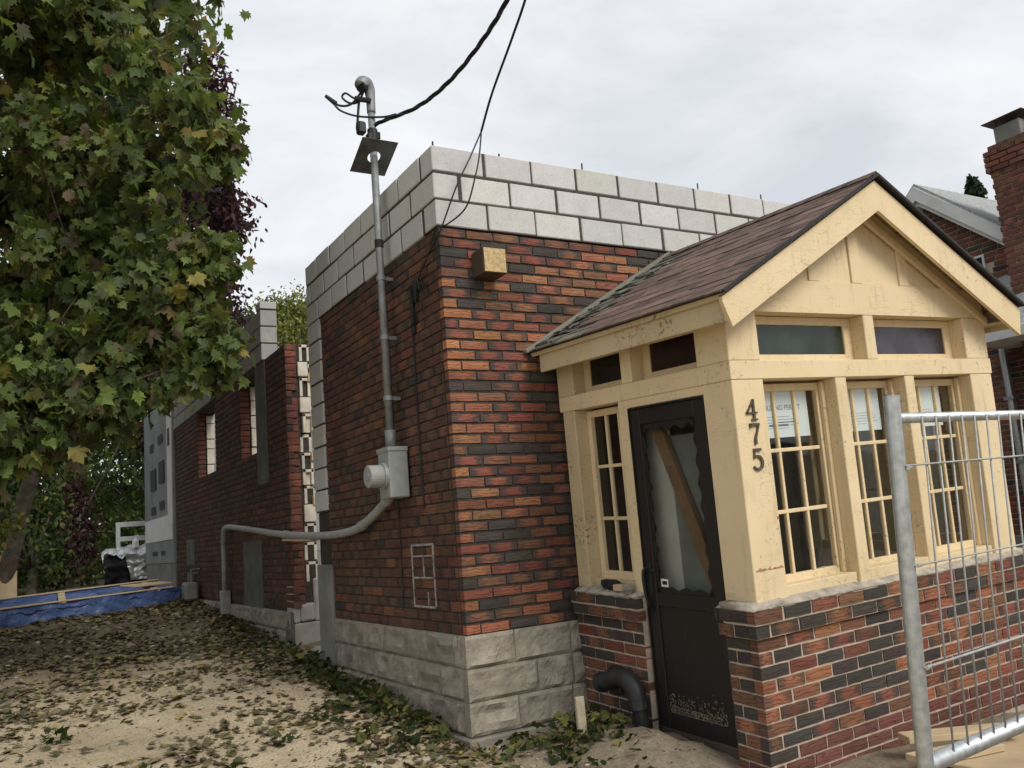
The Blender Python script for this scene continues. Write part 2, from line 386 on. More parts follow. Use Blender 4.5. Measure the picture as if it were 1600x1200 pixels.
def realise_bricks(items, parent, wm, nsingle, mat='brick', rest_name='brickwork'):
    """items: (center, M3 (cols: along, inward, up), L, H, D, rgba); the nsingle largest in view become objects"""
    sc = []
    for k, it in enumerate(items):
        p = wm @ Vector(it[0]); u, v, d = to_px(p); n = (wm.to_3x3() @ Vector(it[1].col[1])); f = n.dot((p - CAM).normalized())
        inside = -20 < u < 1620 and -20 < v < 1220 and d > 0 and f > 0
        sc.append(((it[2] * FPX / d * f) if inside else -1, k))
    order = sorted(sc, reverse=True); single = {k for s, k in order[:nsingle] if s > 0}
    V = []; F = []; U = []; Cc = []; S = []; base = 0
    for k, (c, M3, Lb, H, D, rgba) in enumerate(items):
        if k in single:
            o = bpy.data.objects.new('brick', brick_mesh(Lb, H, D, k % 7, mat + '_single')); COL.objects.link(o); o.parent = parent
            M = M3.to_4x4(); M.translation = Vector(c); o.matrix_basis = M; o.color = rgba
        else:
            vs, fs, uv = brick_geom(Lb, H, D, k); A = np.array(vs) @ np.array(M3).T + np.array(c)
            V.append(A); F += [tuple(i + base for i in q) for q in fs]; base += len(vs); U += uv; Cc += [rgba] * len(vs); S += [random.random()] * len(vs)
    if V:
        me = bpy.data.meshes.new(rest_name); me.from_pydata(np.concatenate(V).tolist(), [], F); lay = me.uv_layers.new(name='UVMap')
        li = np.empty(len(me.loops), int); me.loops.foreach_get('vertex_index', li); lay.data.foreach_set('uv', np.array(U)[li].astype(np.float32).ravel())
        a = me.attributes.new('Col', 'FLOAT_COLOR', 'POINT'); a.data.foreach_set('color', np.array(Cc, np.float32).ravel())
        a = me.attributes.new('seed', 'FLOAT', 'POINT'); a.data.foreach_set('value', np.array(S, np.float32))
        me.materials.append(MATS[mat + '_joined']); o = bpy.data.objects.new(rest_name, me); COL.objects.link(o); o.parent = parent; o['kind'] = 'stuff'
def M3of(along, inward):
    a = Vector(along).normalized(); i = Vector(inward).normalized(); u = a.cross(i); return Matrix((a, i, u)).transposed()

# ------------------------------------------------------------------ ground
GY = [-60, -8, -2, 0, 2.6, 3.8, 6.7, 10.5, 14, 40, 400]; GZ = [-.3, -.2, -.1, 0, .22, .33, .52, .75, .8, .8, .8]
def gh(y): return float(np.interp(y, GY, GZ))
def grid_axis(lo, a, b, hi, st):
    core = list(np.arange(a, b, st)); left = []; x = a; s_ = st
    while x > lo: s_ *= 1.35; x -= s_; left.append(x)
    right = []; x = b; s_ = st
    while x < hi: s_ *= 1.35; right.append(x); x += s_
    return np.array(left[::-1] + core + right)
gx = grid_axis(-400, -3.4, 3.4, 400, .035); gyv = grid_axis(-300, -2.6, 9, 500, .035)
def vnoise(X, Y, s, seed):
    r = np.random.default_rng(seed); T = r.random((64, 64)); x = X * s; y = Y * s; xi = np.floor(x).astype(int); yi = np.floor(y).astype(int); fx = x - xi; fy = y - yi
    fx = fx * fx * (3 - 2 * fx); fy = fy * fy * (3 - 2 * fy); g = lambda a, b: T[a % 64, b % 64]
    return (g(xi, yi) * (1 - fx) + g(xi + 1, yi) * fx) * (1 - fy) + (g(xi, yi + 1) * (1 - fx) + g(xi + 1, yi + 1) * fx) * fy
GX, GYY = np.meshgrid(gx, gyv, indexing='ij')
def ground_z(X, Y):
    X = np.asarray(X, float); Y = np.asarray(Y, float)
    z = np.interp(Y, GY, GZ) + (vnoise(X, Y, .9, 1) - .5) * .07 + (vnoise(X, Y, 3.1, 2) - .5) * .035 + (vnoise(X, Y, 9., 3) - .5) * .014
    z = z + (vnoise(X, Y, 17., 4) - .5) * .012
    # dirt pushed up against the porch door
    z = z + .16 * np.exp(-(((X - .66) / .36) ** 2 + ((Y + .92) / .55) ** 2)) * (X < 1.2) * (.75 + .5 * vnoise(X, Y, 6., 9))
    return z
Z = ground_z(GX, GYY); far = (np.abs(GX) > 30) | (np.abs(GYY) > 40); Z[far] = np.interp(GYY[far], GY, GZ)
n1, n2 = Z.shape; idx = np.arange(n1 * n2).reshape(n1, n2)
q = np.stack([idx[:-1, :-1], idx[1:, :-1], idx[1:, 1:], idx[:-1, 1:]], -1).reshape(-1, 4)
me = bpy.data.meshes.new('ground'); me.from_pydata(np.stack([GX, GYY, Z], -1).reshape(-1, 3).tolist(), [], q.tolist()); me.materials.append(MATS['ground'])
me.polygons.foreach_set('use_smooth', [True] * len(me.polygons))
ground = bpy.data.objects.new('ground', me); COL.objects.link(ground); ground['kind'] = 'structure'

# ------------------------------------------------------------------ house, front section
BH, BL = .072, .216; ZB = 3.40
house = thing('brick_house', 'roofless brick house section with white concrete block top courses and rock faced foundation', 'house')
XR, YE = 5.2, 2.95
wall = MB(); wall.box((.026, .026, .60), (XR, .27, ZB - .004)); wall.box((.026, .27, .60), (.27, 2.62, ZB - .004)); wall.box((XR - .25, .27, .3), (XR, 9, ZB))
wall = wall.build('wall', 'mortar_dark', house)
FR = """BBBXBBRRDD|bRDRDBOO|DRBRROBO|dRBDOOBO|BDROBBRO|oDODOOB|XBRXODO|oDBODBO|YXOXBO|rOXRRB|RYOOO|yOXB|OXRB|oOXO|OXXD|dDBRR|OBXD|oOXRB|XXRB|oOOBB|OXBB|bDDDB|XBOD|oXRBR|BXXB|dOXDB|RROX|oBOBD|BDXBD|oDDBD|RXBR|bBDXB|ORRB|dBBBB|RROR|oDBOD|BBOD|oODOD""".split('|')
items = []
MF = M3of((1, 0, 0), (0, 1, 0)); ML = M3of((0, -1, 0), (1, 0, 0))
def front_limit(z):
    if z < 2.62: return .97
    return .74 + (z - 2.637) / .575 + .15
for r in range(38):
    zc = ZB - (r + .5) * BH; x = .015; spec = FR[r]; k = 0; lim = front_limit(zc)
    while x < lim:
        half = (r % 2 == 1 and k == 0); ln = BL / 2 if half else BL
        t = spec[k] if k < len(spec) else rand_brick()
        g = random.uniform(.009, .012)
        items.append(((x + ln / 2, .015 + .03 + random.uniform(-.0025, .0025), zc + random.uniform(-.0015, .0015)), MF, ln - g, BH - random.uniform(.0155, .019), .06, brick_color(t)))
        x += ln; k += 1
    y = .077 if r % 2 == 0 else .077; k = 0; y = .08
    first = True
    while y < 2.60:
        ln = (BL if r % 2 == 1 else BL / 2) if first else BL
        if first: ln -= .065; ln = max(ln, .045)
        ln = min(ln, 2.605 - y); first = False
        if ln < .03: break
        t = rand_brick('OOBBBBBBBRMMMMBXD')
        items.append(((.015 + .03 + random.uniform(-.0025, .0025), y + ln / 2, zc), ML, ln - .009, BH - random.uniform(.008, .011), .06, brick_color(t)))
        y += ln
wallcol = lambda it: it
fr_items = [i for i in items if i[1] is MF]; sd_items = [i for i in items if i[1] is ML]
realise_bricks(fr_items, wall, Matrix(), 230, 'brick')
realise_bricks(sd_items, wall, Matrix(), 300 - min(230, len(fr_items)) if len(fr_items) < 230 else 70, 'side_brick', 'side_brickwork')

# concrete blocks
def block_color():
    v = random.uniform(.49, .58); return (v, v * random.uniform(.985, 1.01), v * random.uniform(.94, 1.0), 1)
BMESH = {}
def block(parent, lo, hi, name='concrete_block', mat='block', color=None, jit=.003):
    lo = Vector(lo); hi = Vector(hi); c = (lo + hi) / 2; s_ = tuple(round(v, 3) for v in (hi - lo)); key = s_ + (mat,)
    if key not in BMESH: BMESH[key] = MB().box([-v / 2 for v in s_], [v / 2 for v in s_], .006).mesh(name, mat)
    o = bpy.data.objects.new(name, BMESH[key]); COL.objects.link(o); o.parent = parent
    o.location = c + Vector([random.uniform(-jit, jit) for _ in range(3)]); o.rotation_euler = [random.uniform(-.004, .004) for _ in range(3)]
    o.color = color or block_color(); return o
bw = MB(); bw.box((.0075, .0075, ZB + .003), (XR - .01, .18, ZB + .585)); bw.box((.0075, .18, ZB + .003), (.18, 2.94, ZB + .585)); bw.box((.0085, 2.62, 1.60), (.24, 2.93, ZB))
bw = bw.build('block_wall', 'mortar_block', house)
for c in range(3):
    z0 = ZB + .2 * c + .004; z1 = ZB + .2 * (c + 1) - .013
    x = 0. if c != 1 else 0.; first = True
    while x < XR - .05:
        ln = .2 if (c == 1 and first) else .4
        if c == 1 and first: block(bw, (0, 0, z0), (.19, .392, z1)); x = .2; first = False; continue
        g = random.uniform(.012, .024) if not first else .0
        x1 = min(x + ln, XR)
        block(bw, (x + (g if not first else 0), 0, z0 + random.uniform(0, .004)), (x1, .19, z1)); x = x1; first = False
    y = .2 if c != 1 else .4; 
    while y < 2.93:
        y1 = min(y + .4, 2.95); block(bw, (0, y + random.uniform(.022, .034), z0), (.19, y1, z1)); y = y1
k = 0; z = ZB
while z > 1.66:
    y0 = 2.60 + random.uniform(-.02, .02); block(bw, (.0, y0, z - .2 + .014), (.25, 2.95, z - .004)); z -= .2; k += 1
# broken bit and smooth pilaster below the block jamb
pj = MB(); pj.box((.02, 2.63, 1.13), (.26, 2.92, 1.60), .01); pj.build('broken_jamb', 'mortar_dark', house)
pj = MB(); pj.box((-.008, 2.56, -.1), (.26, 2.95, 1.13), .01); pj.build('pilaster', 'parge', house)

# foundation of rock faced blocks
fd = MB(); fd.box((.025, .025, -.4), (XR, .28, .600)); fd.box((.025, .28, -.4), (.28, 2.6, .600)); fd.box((-.03, -.03, -.4), (1.05, .28, .045), .01); fd.box((-.03, .28, -.4), (.28, 2.6, .045), .01)
fd = fd.build('foundation', 'stone', house, (.27, .245, .20))
def rock_block(parent, origin, along, inward, L_, H_, seed, margin=False):
    r = np.random.default_rng(seed); nx, nz = 19, 10; V = []; D = .07
    lump = r.normal(0, 1, (5, 4)); 
    for j in range(nz):
        for i in range(nx):
            u = i / (nx - 1); v = j / (nz - 1); e = min(u, 1 - u) * L_; ez = min(v, 1 - v) * H_
            ed = min(1., max(0., min(e, ez) / .022))
            fx = u * 3.999; fz = v * 2.999; a = int(fx); b = int(fz); s1 = fx - a; s2 = fz - b
            n = (lump[a, b] * (1 - s1) + lump[a + 1, b] * s1) * (1 - s2) + (lump[a, b + 1] * (1 - s1) + lump[a + 1, b + 1] * s1) * s2
            out = ed * (.018 + .012 * n) + r.normal(0, .0017) * ed
            V.append((u * L_, -out, v * H_))
    fs = [(j * nx + i, j * nx + i + 1, (j + 1) * nx + i + 1, (j + 1) * nx + i) for j in range(nz - 1) for i in range(nx - 1)]
    k = len(V); V += [(0, D, 0), (L_, D, 0), (L_, D, H_), (0, D, H_)]
    bt = list(range(nx)); tp = [(nz - 1) * nx + i for i in range(nx)]; lf = [j * nx for j in range(nz)]; rt = [j * nx + nx - 1 for j in range(nz)]
    fs += [tuple(bt[::-1] + [k, k + 1]), tuple(tp + [k + 2, k + 3]), tuple(lf + [k + 3, k]), tuple(rt[::-1] + [k + 1, k + 2])]
    mb = MB(); mb.add(V, fs); o = mb.build('foundation_block', 'stone', parent, smooth=False); M = M3of(along, inward).to_4x4(); M.translation = Vector(origin); o.matrix_basis = M
    g = random.uniform(.31, .385); o.color = (g * 1.06, g * .95, g * .76, 1)
for c in range(3):
    z = .05 + c * .205
    xs = [[.0, .36, .78, 1.05], [.0, .52, .80, 1.05], [.0, .36, .80, 1.05]][c]
    xs[0] = .0
    for a, b in zip(xs, xs[1:]): rock_block(fd, (a + .002, .012, z + .003), (1, 0, 0), (0, 1, 0), b - a - .003, .201, random.randrange(9999))
    ys = [.085 + (.2 if c % 2 else .4) * 0]; y = .085
    ys = [.085, .085 + (.32 if c % 2 else .12)]
    while ys[-1] < 2.2: ys.append(ys[-1] + .405)
    ys.append(2.555)
    for a, b in zip(ys, ys[1:]):
        rock_block(fd, (.012, b - .004, z + .003), (0, -1, 0), (1, 0, 0), b - a - .004, .201, random.randrange(9999))
# reinforcing rods standing out of the block cores
for (x, y) in ((.06, .10), (.6, .1), (1.35, .1), (2.55, .1), (3.3, .1)):
    r = MB().tube([(x, y, 3.9), (x + .004, y, ZB + .6 + random.uniform(.05, .09))], .007, 6).build('steel_rod', 'steel_rod', house)
# mortar-smeared patch outline on the side wall (old opening bricked up)
pm = MB()
for y0, y1, z0, z1 in ((.43, .80, 1.245, 1.262), (.43, .446, .82, 1.25), (.79, .806, .82, 1.25), (.43, .80, 1.17, 1.182), (.43, .80, 1.02, 1.032), (.43, .80, .82, .835), (.60, .612, 1.03, 1.17), (.55, .562, .84, .93)):
    pm.box((.0115, y0, z0), (.03, y1, z1), .002)
pm.build('mortar_patch', 'mortar_smear', house)

# ------------------------------------------------------------------ rear wing, partly taken down
wing = thing('rear_wing_wall', 'dark red brick side wall with two empty window holes beyond the gap', 'wall')
WY0, WY1 = 3.80, 10.55
W1 = (5.05, 5.90, 2.41, 3.36); W2 = (7.33, 8.62, 2.43, 3.40)
wl = MB()
def wbox(y0, y1, z0, z1, x0=.028, x1=.27): wl.box((x0, y0, z0), (x1, y1, z1))
wbox(WY0 + .03, W1[0], .3, ZB); wbox(W1[0], W1[1], .3, W1[2]); wbox(W1[0], W1[1], W1[3], ZB + .01); wbox(W1[1], W2[0], .3, ZB); wbox(W2[0], W2[1], .3, W2[2]); wbox(W2[0], W2[1], W2[3], ZB + .01); wbox(W2[1], WY1, .3, ZB)
wl = wl.build('wall', 'mortar_dark', wing)
items = []; ends = []
for r in range(38):
    zc = ZB + .03 - (r + .5) * BH; y = WY0 - (BL / 2 if r % 2 else 0)
    while y < WY1:
        a = max(y, WY0); b = min(y + BL, WY1); mid = (a + b) / 2
        skip = False
        for q in (W1, W2):
            if q[2] - .02 < zc < q[3] + .02:
                if a < q[0] < b: b = q[0]
                elif a < q[1] < b: a = q[1]
                elif q[0] <= mid <= q[1]: skip = True
        if not skip and b - a > .03:
            items.append(((.015 + .03, (a + b) / 2, zc), ML, b - a - .009, BH - .010, .06, brick_color(rand_brick('MMMMMBBBBBRMD'))))
        y += BL
    for q in (W1, W2):   # far reveals of the openings
        if q[2] < zc < q[3]: ends.append(((.075, q[1] - .028, zc), MF, .11, BH - .010, .055, brick_color(rand_brick('RMMB'))))
    # broken end facing the street
    if zc < 3.42: ends.append(((.0735 + random.uniform(-.002, .004), WY0 + .028 + random.uniform(-.003, .003) + (random.uniform(.01, .03) if random.random() < .15 else 0), zc), MF, .117 + random.uniform(-.004, .012), BH - random.uniform(.004, .009), .055, brick_color(rand_brick('RRMRRRM'))))
realise_bricks(items, wl, Matrix(), 200, 'side_brick', 'brickwork'); realise_bricks(ends, wl, Matrix(), 100, 'brick', 'end_brickwork')  # cut ends keep the undarkened brick, so skylight on them is in the colour
# hollow clay backing tiles at the broken end
zt = .95
while zt < 3.35:
    hh = random.uniform(.15, .2); t = MB(); x0 = .155 + random.uniform(-.01, .02); x1 = x0 + random.uniform(.105, .13)
    y0 = WY0 + random.uniform(-.03, .03)
    if random.random() < .62:   # arched core showing
        t.box((x0, y0 + .035, zt), (x1, WY0 + .05, zt + hh), .004); t.box((x0, y0, zt), (x0 + .03, y0 + .05, zt + hh), .003); t.box((x1 - .028, y0, zt), (x1, y0 + .05, zt + hh), .003); t.box((x0, y0, zt + hh - .03), (x1, y0 + .05, zt + hh), .003)
    else: t.box((x0, y0, zt), (x1, WY0 + .25, zt + hh), .006)
    t.build('clay_tile', 'terracotta', wing); zt += hh + random.uniform(.006, .02)
MB().box((.150, WY0 + .055, .93), (.272, WY0 + .24, 3.36)).build('clay_backing', 'terracotta', wing)
for z in (3.02, 2.18, 1.72): MB().box((.25, WY0 - .02, z), (.40, WY0 + .02, z + .09), .003).build('wood_shim', 'plywood', wing)
t = MB(); t.box((.02, WY0, .32), (.30, WY0 + .3, .55), .012); t.box((.02, WY0 + .02, .55), (.09, WY0 + .3, .95), .015); t.box((.22, WY0 + .0, .55), (.31, WY0 + .3, .98), .015); t.box((.09, WY0 + .12, .55), (.22, WY0 + .3, .9)); t.box((.08, WY0 - .01, .56), (.23, WY0 + .12, .74), .02)
t.build('broken_foundation_end', 'concrete', wing)
MB().box((.0, 2.95, .1), (.34, WY0 + .06, .33), .01).build('gap_sill', 'concrete', wing)
# white frames left in the window reveals
for q in (W1, W2):
    z = q[2] + .01
    while z < q[3] - .05:
        hh = min(random.uniform(.14, .24), q[3] - .01 - z); MB().box((.15, q[1] - .045 - random.uniform(0, .02), z), (.245 + random.uniform(0, .02), q[1] - .008, z + hh - .012), .005).build('clay_tile', 'terracotta', wing); z += hh
# cement patches
for (y0, y1, z0, z1) in ((4.60, 5.045, 2.03, 3.40), (5.0, 5.85, .42, 1.42), (8.95, 9.6, 1.15, 1.55)): MB().box((.004, y0, z0), (.03, y1, z1), .006).build('cement_patch', 'parge_dark', wing)
fw = MB(); fw.box((.0, WY0 + .05, -.1), (.3, WY1, .66), .01); fw.build('foundation', 'stone', wing, (.17, .16, .14))
for k in range(3):
    y = 3.9 + (.2 if k % 2 else 0)
    while y < WY1 - .1:
        rock_block(wing, (.004, min(y + .4, WY1) - .004, .10 + k * .19), (0, -1, 0), (1, 0, 0), min(.395, WY1 - y - .01), .182, random.randrange(9999)); y += .405
MB().box((.002, 8.9, .92), (.06, 9.7, 1.14), .004).build('basement_vent', 'black_rubber', wing)
wb = MB(); wb.box((.0075, 4.69, ZB + .04), (.18, WY1, ZB + .60)); wb = wb.build('block_wall', 'mortar_block', wing)
for c in range(3):
    y = 4.66; z0 = ZB + .035 + .2 * c; first = True
    while y < WY1:
        ln = .2 if (c == 1 and first) else .4; y1 = min(y + ln, WY1); block(wb, (0, y + .020, z0), (.19, y1, z0 + .185), color=(.30, .30, .29, 1)); y = y1; first = False
block(wb, (.0, 4.67, ZB + .635), (.19, 4.86, ZB + .72), color=(.42, .42, .4, 1))
MB().tube([(.1, 4.75, 4.0), (.1, 4.75, 4.2)], .008, 6).build('steel_rod', 'steel_rod', wing)
bk = MB(); bk.tube([(.14, 7.46, 2.44), (.14, 7.46, 2.56)], [.055, .07], 12); tag(bk.build('red_cup', 'red_plastic'), 'small red plastic tub on the sill of the farther window hole', 'tub')

add = thing('rear_addition', 'grey sheet wrapped rear addition at the far end of the side wall', 'building')
ab = MB(); ab.box((-.03, 10.56, 1.2), (3.5, 13.85, 4.12), .01); ab.build('wrapped_wall', 'house_wrap', add)
ab = MB(); ab.box((-.01, 10.56, .2), (3.5, 13.85, 1.2)); ab.build('foundation', 'parge', add)
MB().box((-.045, 10.58, 1.85), (-.028, 11.02, 3.75), .002).build('white_sheet', 'wrap_white', add)
MB().box((-.043, 10.62, 1.60), (-.027, 13.75, 2.02), .002).build('white_sheet', 'wrap_white', add)
for (y0, y1, z0, z1) in ((11.35, 11.95, 2.62, 3.02), (12.3, 12.95, 2.55, 2.95), (11.4, 11.9, 2.15, 2.3), (12.4, 12.9, 2.1, 2.25), (11.4, 11.8, 1.35, 1.42), (12.3, 12.8, 1.35, 1.42), (11.5, 12.0, 3.35, 3.5), (12.6, 13.0, 3.3, 3.45), (10.7, 10.92, 3.2, 3.5)):
    pr = MB()
    n = 4
    for i in range(n):
        a = y0 + (y1 - y0) * i / n; pr.box((-.051, a, z0), (-.046, a + (y1 - y0) / n * .78, z1))
    pr.build('printed_mark', 'wrap_print', add)

# ------------------------------------------------------------------ porch (old, leaning towards the street)
porch = thing('entrance_porch', 'cream painted leaning entrance porch with gable roof and brick base', 'porch')
wv_ = np.radians([2.57993156, -1.90148094, 0.18977024]); th = np.linalg.norm(wv_)
PM = Matrix.Rotation(th, 4, Vector(wv_ / th)); PM.translation = Vector((.86425, -1.66186, .64238)); porch.matrix_world = PM
PW, PD = 2.52, 1.64      # width of brick base, depth to the house
base = MB()
base.box((.007, .007, -1.1), (PW - .007, .20, .0)); base.box((.007, .20, -1.1), (.20, .235, .0)); base.box((.007, .955, -1.1), (.20, PD + .02, .0)); base.box((PW - .2, .2, -1.1), (PW - .007, PD + .02, .0)); base.box((-.022, -.022, .001), (PW + .02, .20, .074)); base.box((-.037, -.037, .0745), (PW + .035, .20, .145)); base.box((-.022, .952, .001), (.20, PD + .02, .074)); base.box((-.037, .945, .0745), (.20, PD + .02, .145))
base = base.build('base_wall', 'mortar_light', porch)
pb = []
FRP = ["BDRbDOBRDO", "DBDODBOOB", "BROBDBROD", "oDOXBDOR", "DRDRDbO", "oOODDD", "oODDDODO", "oBXXDDB", "BDDOXB", "BDXOD", "dMMMMM"]
def prow(z0, row, x0, x1, out, zshift=0):
    pass
for r in range(13):
    # r 0,1 corbelled cap courses, then body
    if r == 0: z1, out = .151, .045
    elif r == 1: z1, out = .072, .030
    else: z1, out = -(r - 2) * BH, 0.
    zc = z1 - BH / 2; spec = FRP[r] if r < len(FRP) else 'M' * 14
    x = -out; k = 0
    while x < PW + out - .02:
        half = (k == 0 and (r % 2 == 1)); ln = BL / 2 if half else BL; ln = min(ln, PW + out - x)
        t = spec[k] if k < len(spec) else (rand_brick('OOBBBRRXDDDM') if r < 10 else 'M')
        pb.append(((x + ln / 2 - (.0055 if k == 0 else 0), -out + .03 + random.uniform(-.002, .002), zc), MF, ln - random.uniform(.009, .012), BH - random.uniform(.009, .012), .06, brick_color(t))); x += ln; k += 1
    # left side: pier at the corner, then beyond the door opening
    for (a, b) in ((.06 - out, .242 + out * .5), (.95 - out * .3, PD + .02)):
        y = a; k = 0
        while y < b - .03:
            ln = min(BL if (r + k) % 2 == 0 or k else BL / 2, b - y)
            t = rand_brick('BBDDBMRD') if a > .5 else rand_brick('BBDDMBDO')
            pb.append(((-out + .03 + random.uniform(-.002, .002), y + ln / 2, zc), ML, ln - .010, BH - random.uniform(.009, .012), .06, brick_color(t))); y += ln; k += 1
    # door jamb return of the far pier
    for (yj, sgn) in ((.95 - out * .3, 1),):
        pb.append(((.115, yj + .029, zc), MF, .10, BH - .011, .055, brick_color(rand_brick('RMDB'))))
realise_bricks(pb, base, PM, 285, 'brick')
def wash(p0, p1, out_w, in_w, seed):
    """lumpy sloping mortar bed between the brick cap and the sill; runs p0 -> p1, out_w to its right"""
    r = np.random.default_rng(seed); p0 = Vector(p0); p1 = Vector(p1); d = (p1 - p0); n = max(8, int(d.length / .03)); t = d.normalized(); o = Vector((t.y, -t.x, 0)); mb = MB(); rows = []
    for i in range(n + 1):
        c = p0.lerp(p1, i / n); w = out_w - abs(r.normal(0, .007)); rows.append([c - o * in_w + Vector((0, 0, .182)), c + Vector((0, 0, .182 + r.normal(0, .003))), c + o * w * .5 + Vector((0, 0, .170 + r.normal(0, .005))), c + o * w + Vector((0, 0, .155 + r.normal(0, .003))), c + o * (w - .004) + Vector((0, 0, .146)), c - o * in_w + Vector((0, 0, .146))])
    V = [v for g in rows for v in g]; F = []
    for i in range(n):
        for j in range(6): F.append((i * 6 + j, i * 6 + (j + 1) % 6, (i + 1) * 6 + (j + 1) % 6, (i + 1) * 6 + j))
    F += [tuple(range(6)), tuple(n * 6 + j for j in range(5, -1, -1))]; mb.add(V, F); return mb.build('mortar_cap', 'cap_mortar', base, smooth=True)
simple('cap_mortar', (.37, .33, .27), .35, 14, .95, bs=70, bump=.9, bd=.008)
wash((-.035, .02, 0), (PW + .03, .02, 0), .058, .20, 1); wash((.05, .255, 0), (.05, -.03, 0), .086, .15, 2); wash((.05, PD - .01, 0), (.05, .955, 0), .090, .15, 3)
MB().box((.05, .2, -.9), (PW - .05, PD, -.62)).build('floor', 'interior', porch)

# timber frame
A, B_ = .043, .017; XP = 2.482; ZT = .165
def part(name, lo, hi, mat='cream', bev=.004, parent=porch): return MB().box(lo, hi, bev).build(name, mat, parent)
TH = .20
part('corner_post', (A, B_, ZT), (.284, .25, 1.372)); part('corner_post', (2.243, B_, ZT), (XP, .25, 1.372))
part('mullion', (.886, B_, ZT), (.981, TH, 1.372)); part('mullion', (1.538, B_, ZT), (1.633, TH, 1.372))
part('lintel_beam', (A - .002, B_ - .003, 1.373), (XP + .012, .25, 1.478))
part('corner_post', (A, B_, 1.479), (.283, .25, 1.756)); part('corner_post', (2.236, B_, 1.479), (XP, .25, 1.756)); part('transom_mullion', (1.211, B_, 1.479), (1.306, TH, 1.756))
MB().prism([(A, 1.757), (XP, 1.757), (XP, 1.85), (XP - .18, 1.952), (A + .18, 1.952), (A, 1.85)], 'y', B_ - .002, .25).build('top_beam', 'cream', porch)
# left side frame
part('side_post', (A, .937, ZT), (TH, 1.035, 1.372)); part('wall_post', (A, 1.527, ZT), (TH, 1.665, 1.372), 'cream_worn')
part('side_lintel', (A - .001, .251, 1.373), (TH, 1.70, 1.478)); part('door_header', (A + .001, .251, 1.319), (TH, .936, 1.372))
part('wall_post', (A, 1.512, 1.479), (TH, 1.70, 1.80), 'cream_worn'); part('side_transom_mullion', (A, .868, 1.479), (TH, .972, 1.756)); part('side_top_beam', (A, .251, 1.757), (TH, 1.72, 1.86)); part('side_corner_filler', (A + .001, .251, 1.479), (TH, .275, 1.756))
# right side frame
part('side_post', (XP - .16, .80, ZT), (XP, .90, 1.372)); part('wall_post', (XP - .16, 1.5, ZT), (XP, 1.66, 1.80)); part('side_lintel', (XP - .16, .251, 1.373), (XP, 1.5, 1.86))
# outer sill aprons
part('window_sill', (.285, B_ + .02, ZT), (.885, .235, .235)); part('window_sill', (.982, B_ + .002, ZT), (1.537, .235, .245)); part('window_sill', (1.634, B_ + .02, ZT), (2.242, .235, .235)); part('window_sill', (A + .04, 1.036, ZT), (TH, 1.526, .225), 'cream_worn')
part('window_sill', (XP - .15, .251, ZT), (XP - .02, 1.5, .24))

def sash(p0, p1, z0, z1, ncol, depth0, axis, frame=.045, rows=(.622, .972), mat='cream', tone='glass', cols=None):
    """multi-pane sash; axis 'x': runs along X at Y = depth0, 'y': runs along Y at X = depth0"""
    T = .035; pts = []
    def bx(mb, a, b, c, d, o=0., t=T):
        if axis == 'x': mb.box((a, depth0 + o, c), (b, depth0 + o + t, d), .003)
        else: mb.box((depth0 + o, a, c), (depth0 + o + t, b, d), .003)
    f = MB(); bx(f, p0, p0 + frame, z0, z1); bx(f, p1 - frame, p1, z0, z1); bx(f, p0 + frame, p1 - frame, z0, z0 + .055); bx(f, p0 + frame, p1 - frame, z1 - frame, z1)
    fo = f.build('window_sash', mat, porch)
    xs = cols or [p0 + frame + (p1 - p0 - 2 * frame) * i / ncol for i in range(ncol + 1)]
    zs = [z0 + .055] + list(rows) + [z1 - frame]
    for x in xs[1:-1]:
        mb = MB(); bx(mb, x - .010, x + .010, zs[0], zs[-1], .004, .026); mb.build('muntin', mat, fo)
    for z in zs[1:-1]:
        mb = MB(); bx(mb, xs[0], xs[-1], z - .011, z + .011, .0015, .03); mb.build('muntin', mat, fo)
    for i in range(len(xs) - 1):
        for j in range(len(zs) - 1):
            mb = MB()
            a, b, c, d = xs[i] + .006, xs[i + 1] - .006, zs[j] + .006, zs[j + 1] - .006
            o = depth0 + .016 + random.uniform(-.001, .001)
            if axis == 'x': mb.box((a, o, c), (b, o + .003, d))
            else: mb.box((o, a, c), (o + .003, b, d))
            mb.build('pane', tone, fo)
    return fo
sash(.285, .885, .218, 1.358, 3, B_ + .115, 'x', cols=[.325, .484, .656, .818]); part('jamb_trim', (.858, B_ + .085, .235), (.885, B_ + .113, 1.36)); 
sash(.982, 1.537, .218, 1.358, 3, B_ + .115, 'x', cols=[1.027, 1.175, 1.327, 1.476]); part('jamb_trim', (1.512, B_ + .085, .246), (1.537, B_ + .113, 1.36))
sash(1.634, 2.242, .218, 1.358, 3, B_ + .115, 'x', cols=[1.678, 1.843, 2.012, 2.172]); part('jamb_trim', (2.215, B_ + .085, .236), (2.242, B_ + .113, 1.36))
sash(1.036, 1.526, .218, 1.358, 3, A + .10, 'y', cols=[1.08, 1.18, 1.322, 1.456])
sash(.252, .798, .235, 1.368, 3, XP - .1, 'y'); sash(.902, 1.498, .235, 1.368, 3, XP - .1, 'y')
def transom(p0, p1, axis, depth, mat, z0=1.482, z1=1.754, fr=.045):
    f = MB()
    def bx(mb, a, b, c, d, o=0., t=.03):
        if axis == 'x': mb.box((a, depth + o, c), (b, depth + o + t, d), .003)
        else: mb.box((depth + o, a, c), (depth + o + t, b, d), .003)
    bx(f, p0, p0 + fr, z0, z1); bx(f, p1 - fr * 1.6, p1, z0, z1); bx(f, p0 + fr, p1 - fr * 1.6, z0, z0 + fr); bx(f, p0 + fr, p1 - fr * 1.6, z1 - fr * 1.1, z1)
    fo = f.build('transom_window', 'cream', porch); g = MB(); bx(g, p0 + fr - .005, p1 - fr * 1.6 + .005, z0 + fr - .005, z1 - fr * 1.1 + .005, .012, .005); g.build('pane', mat, fo)
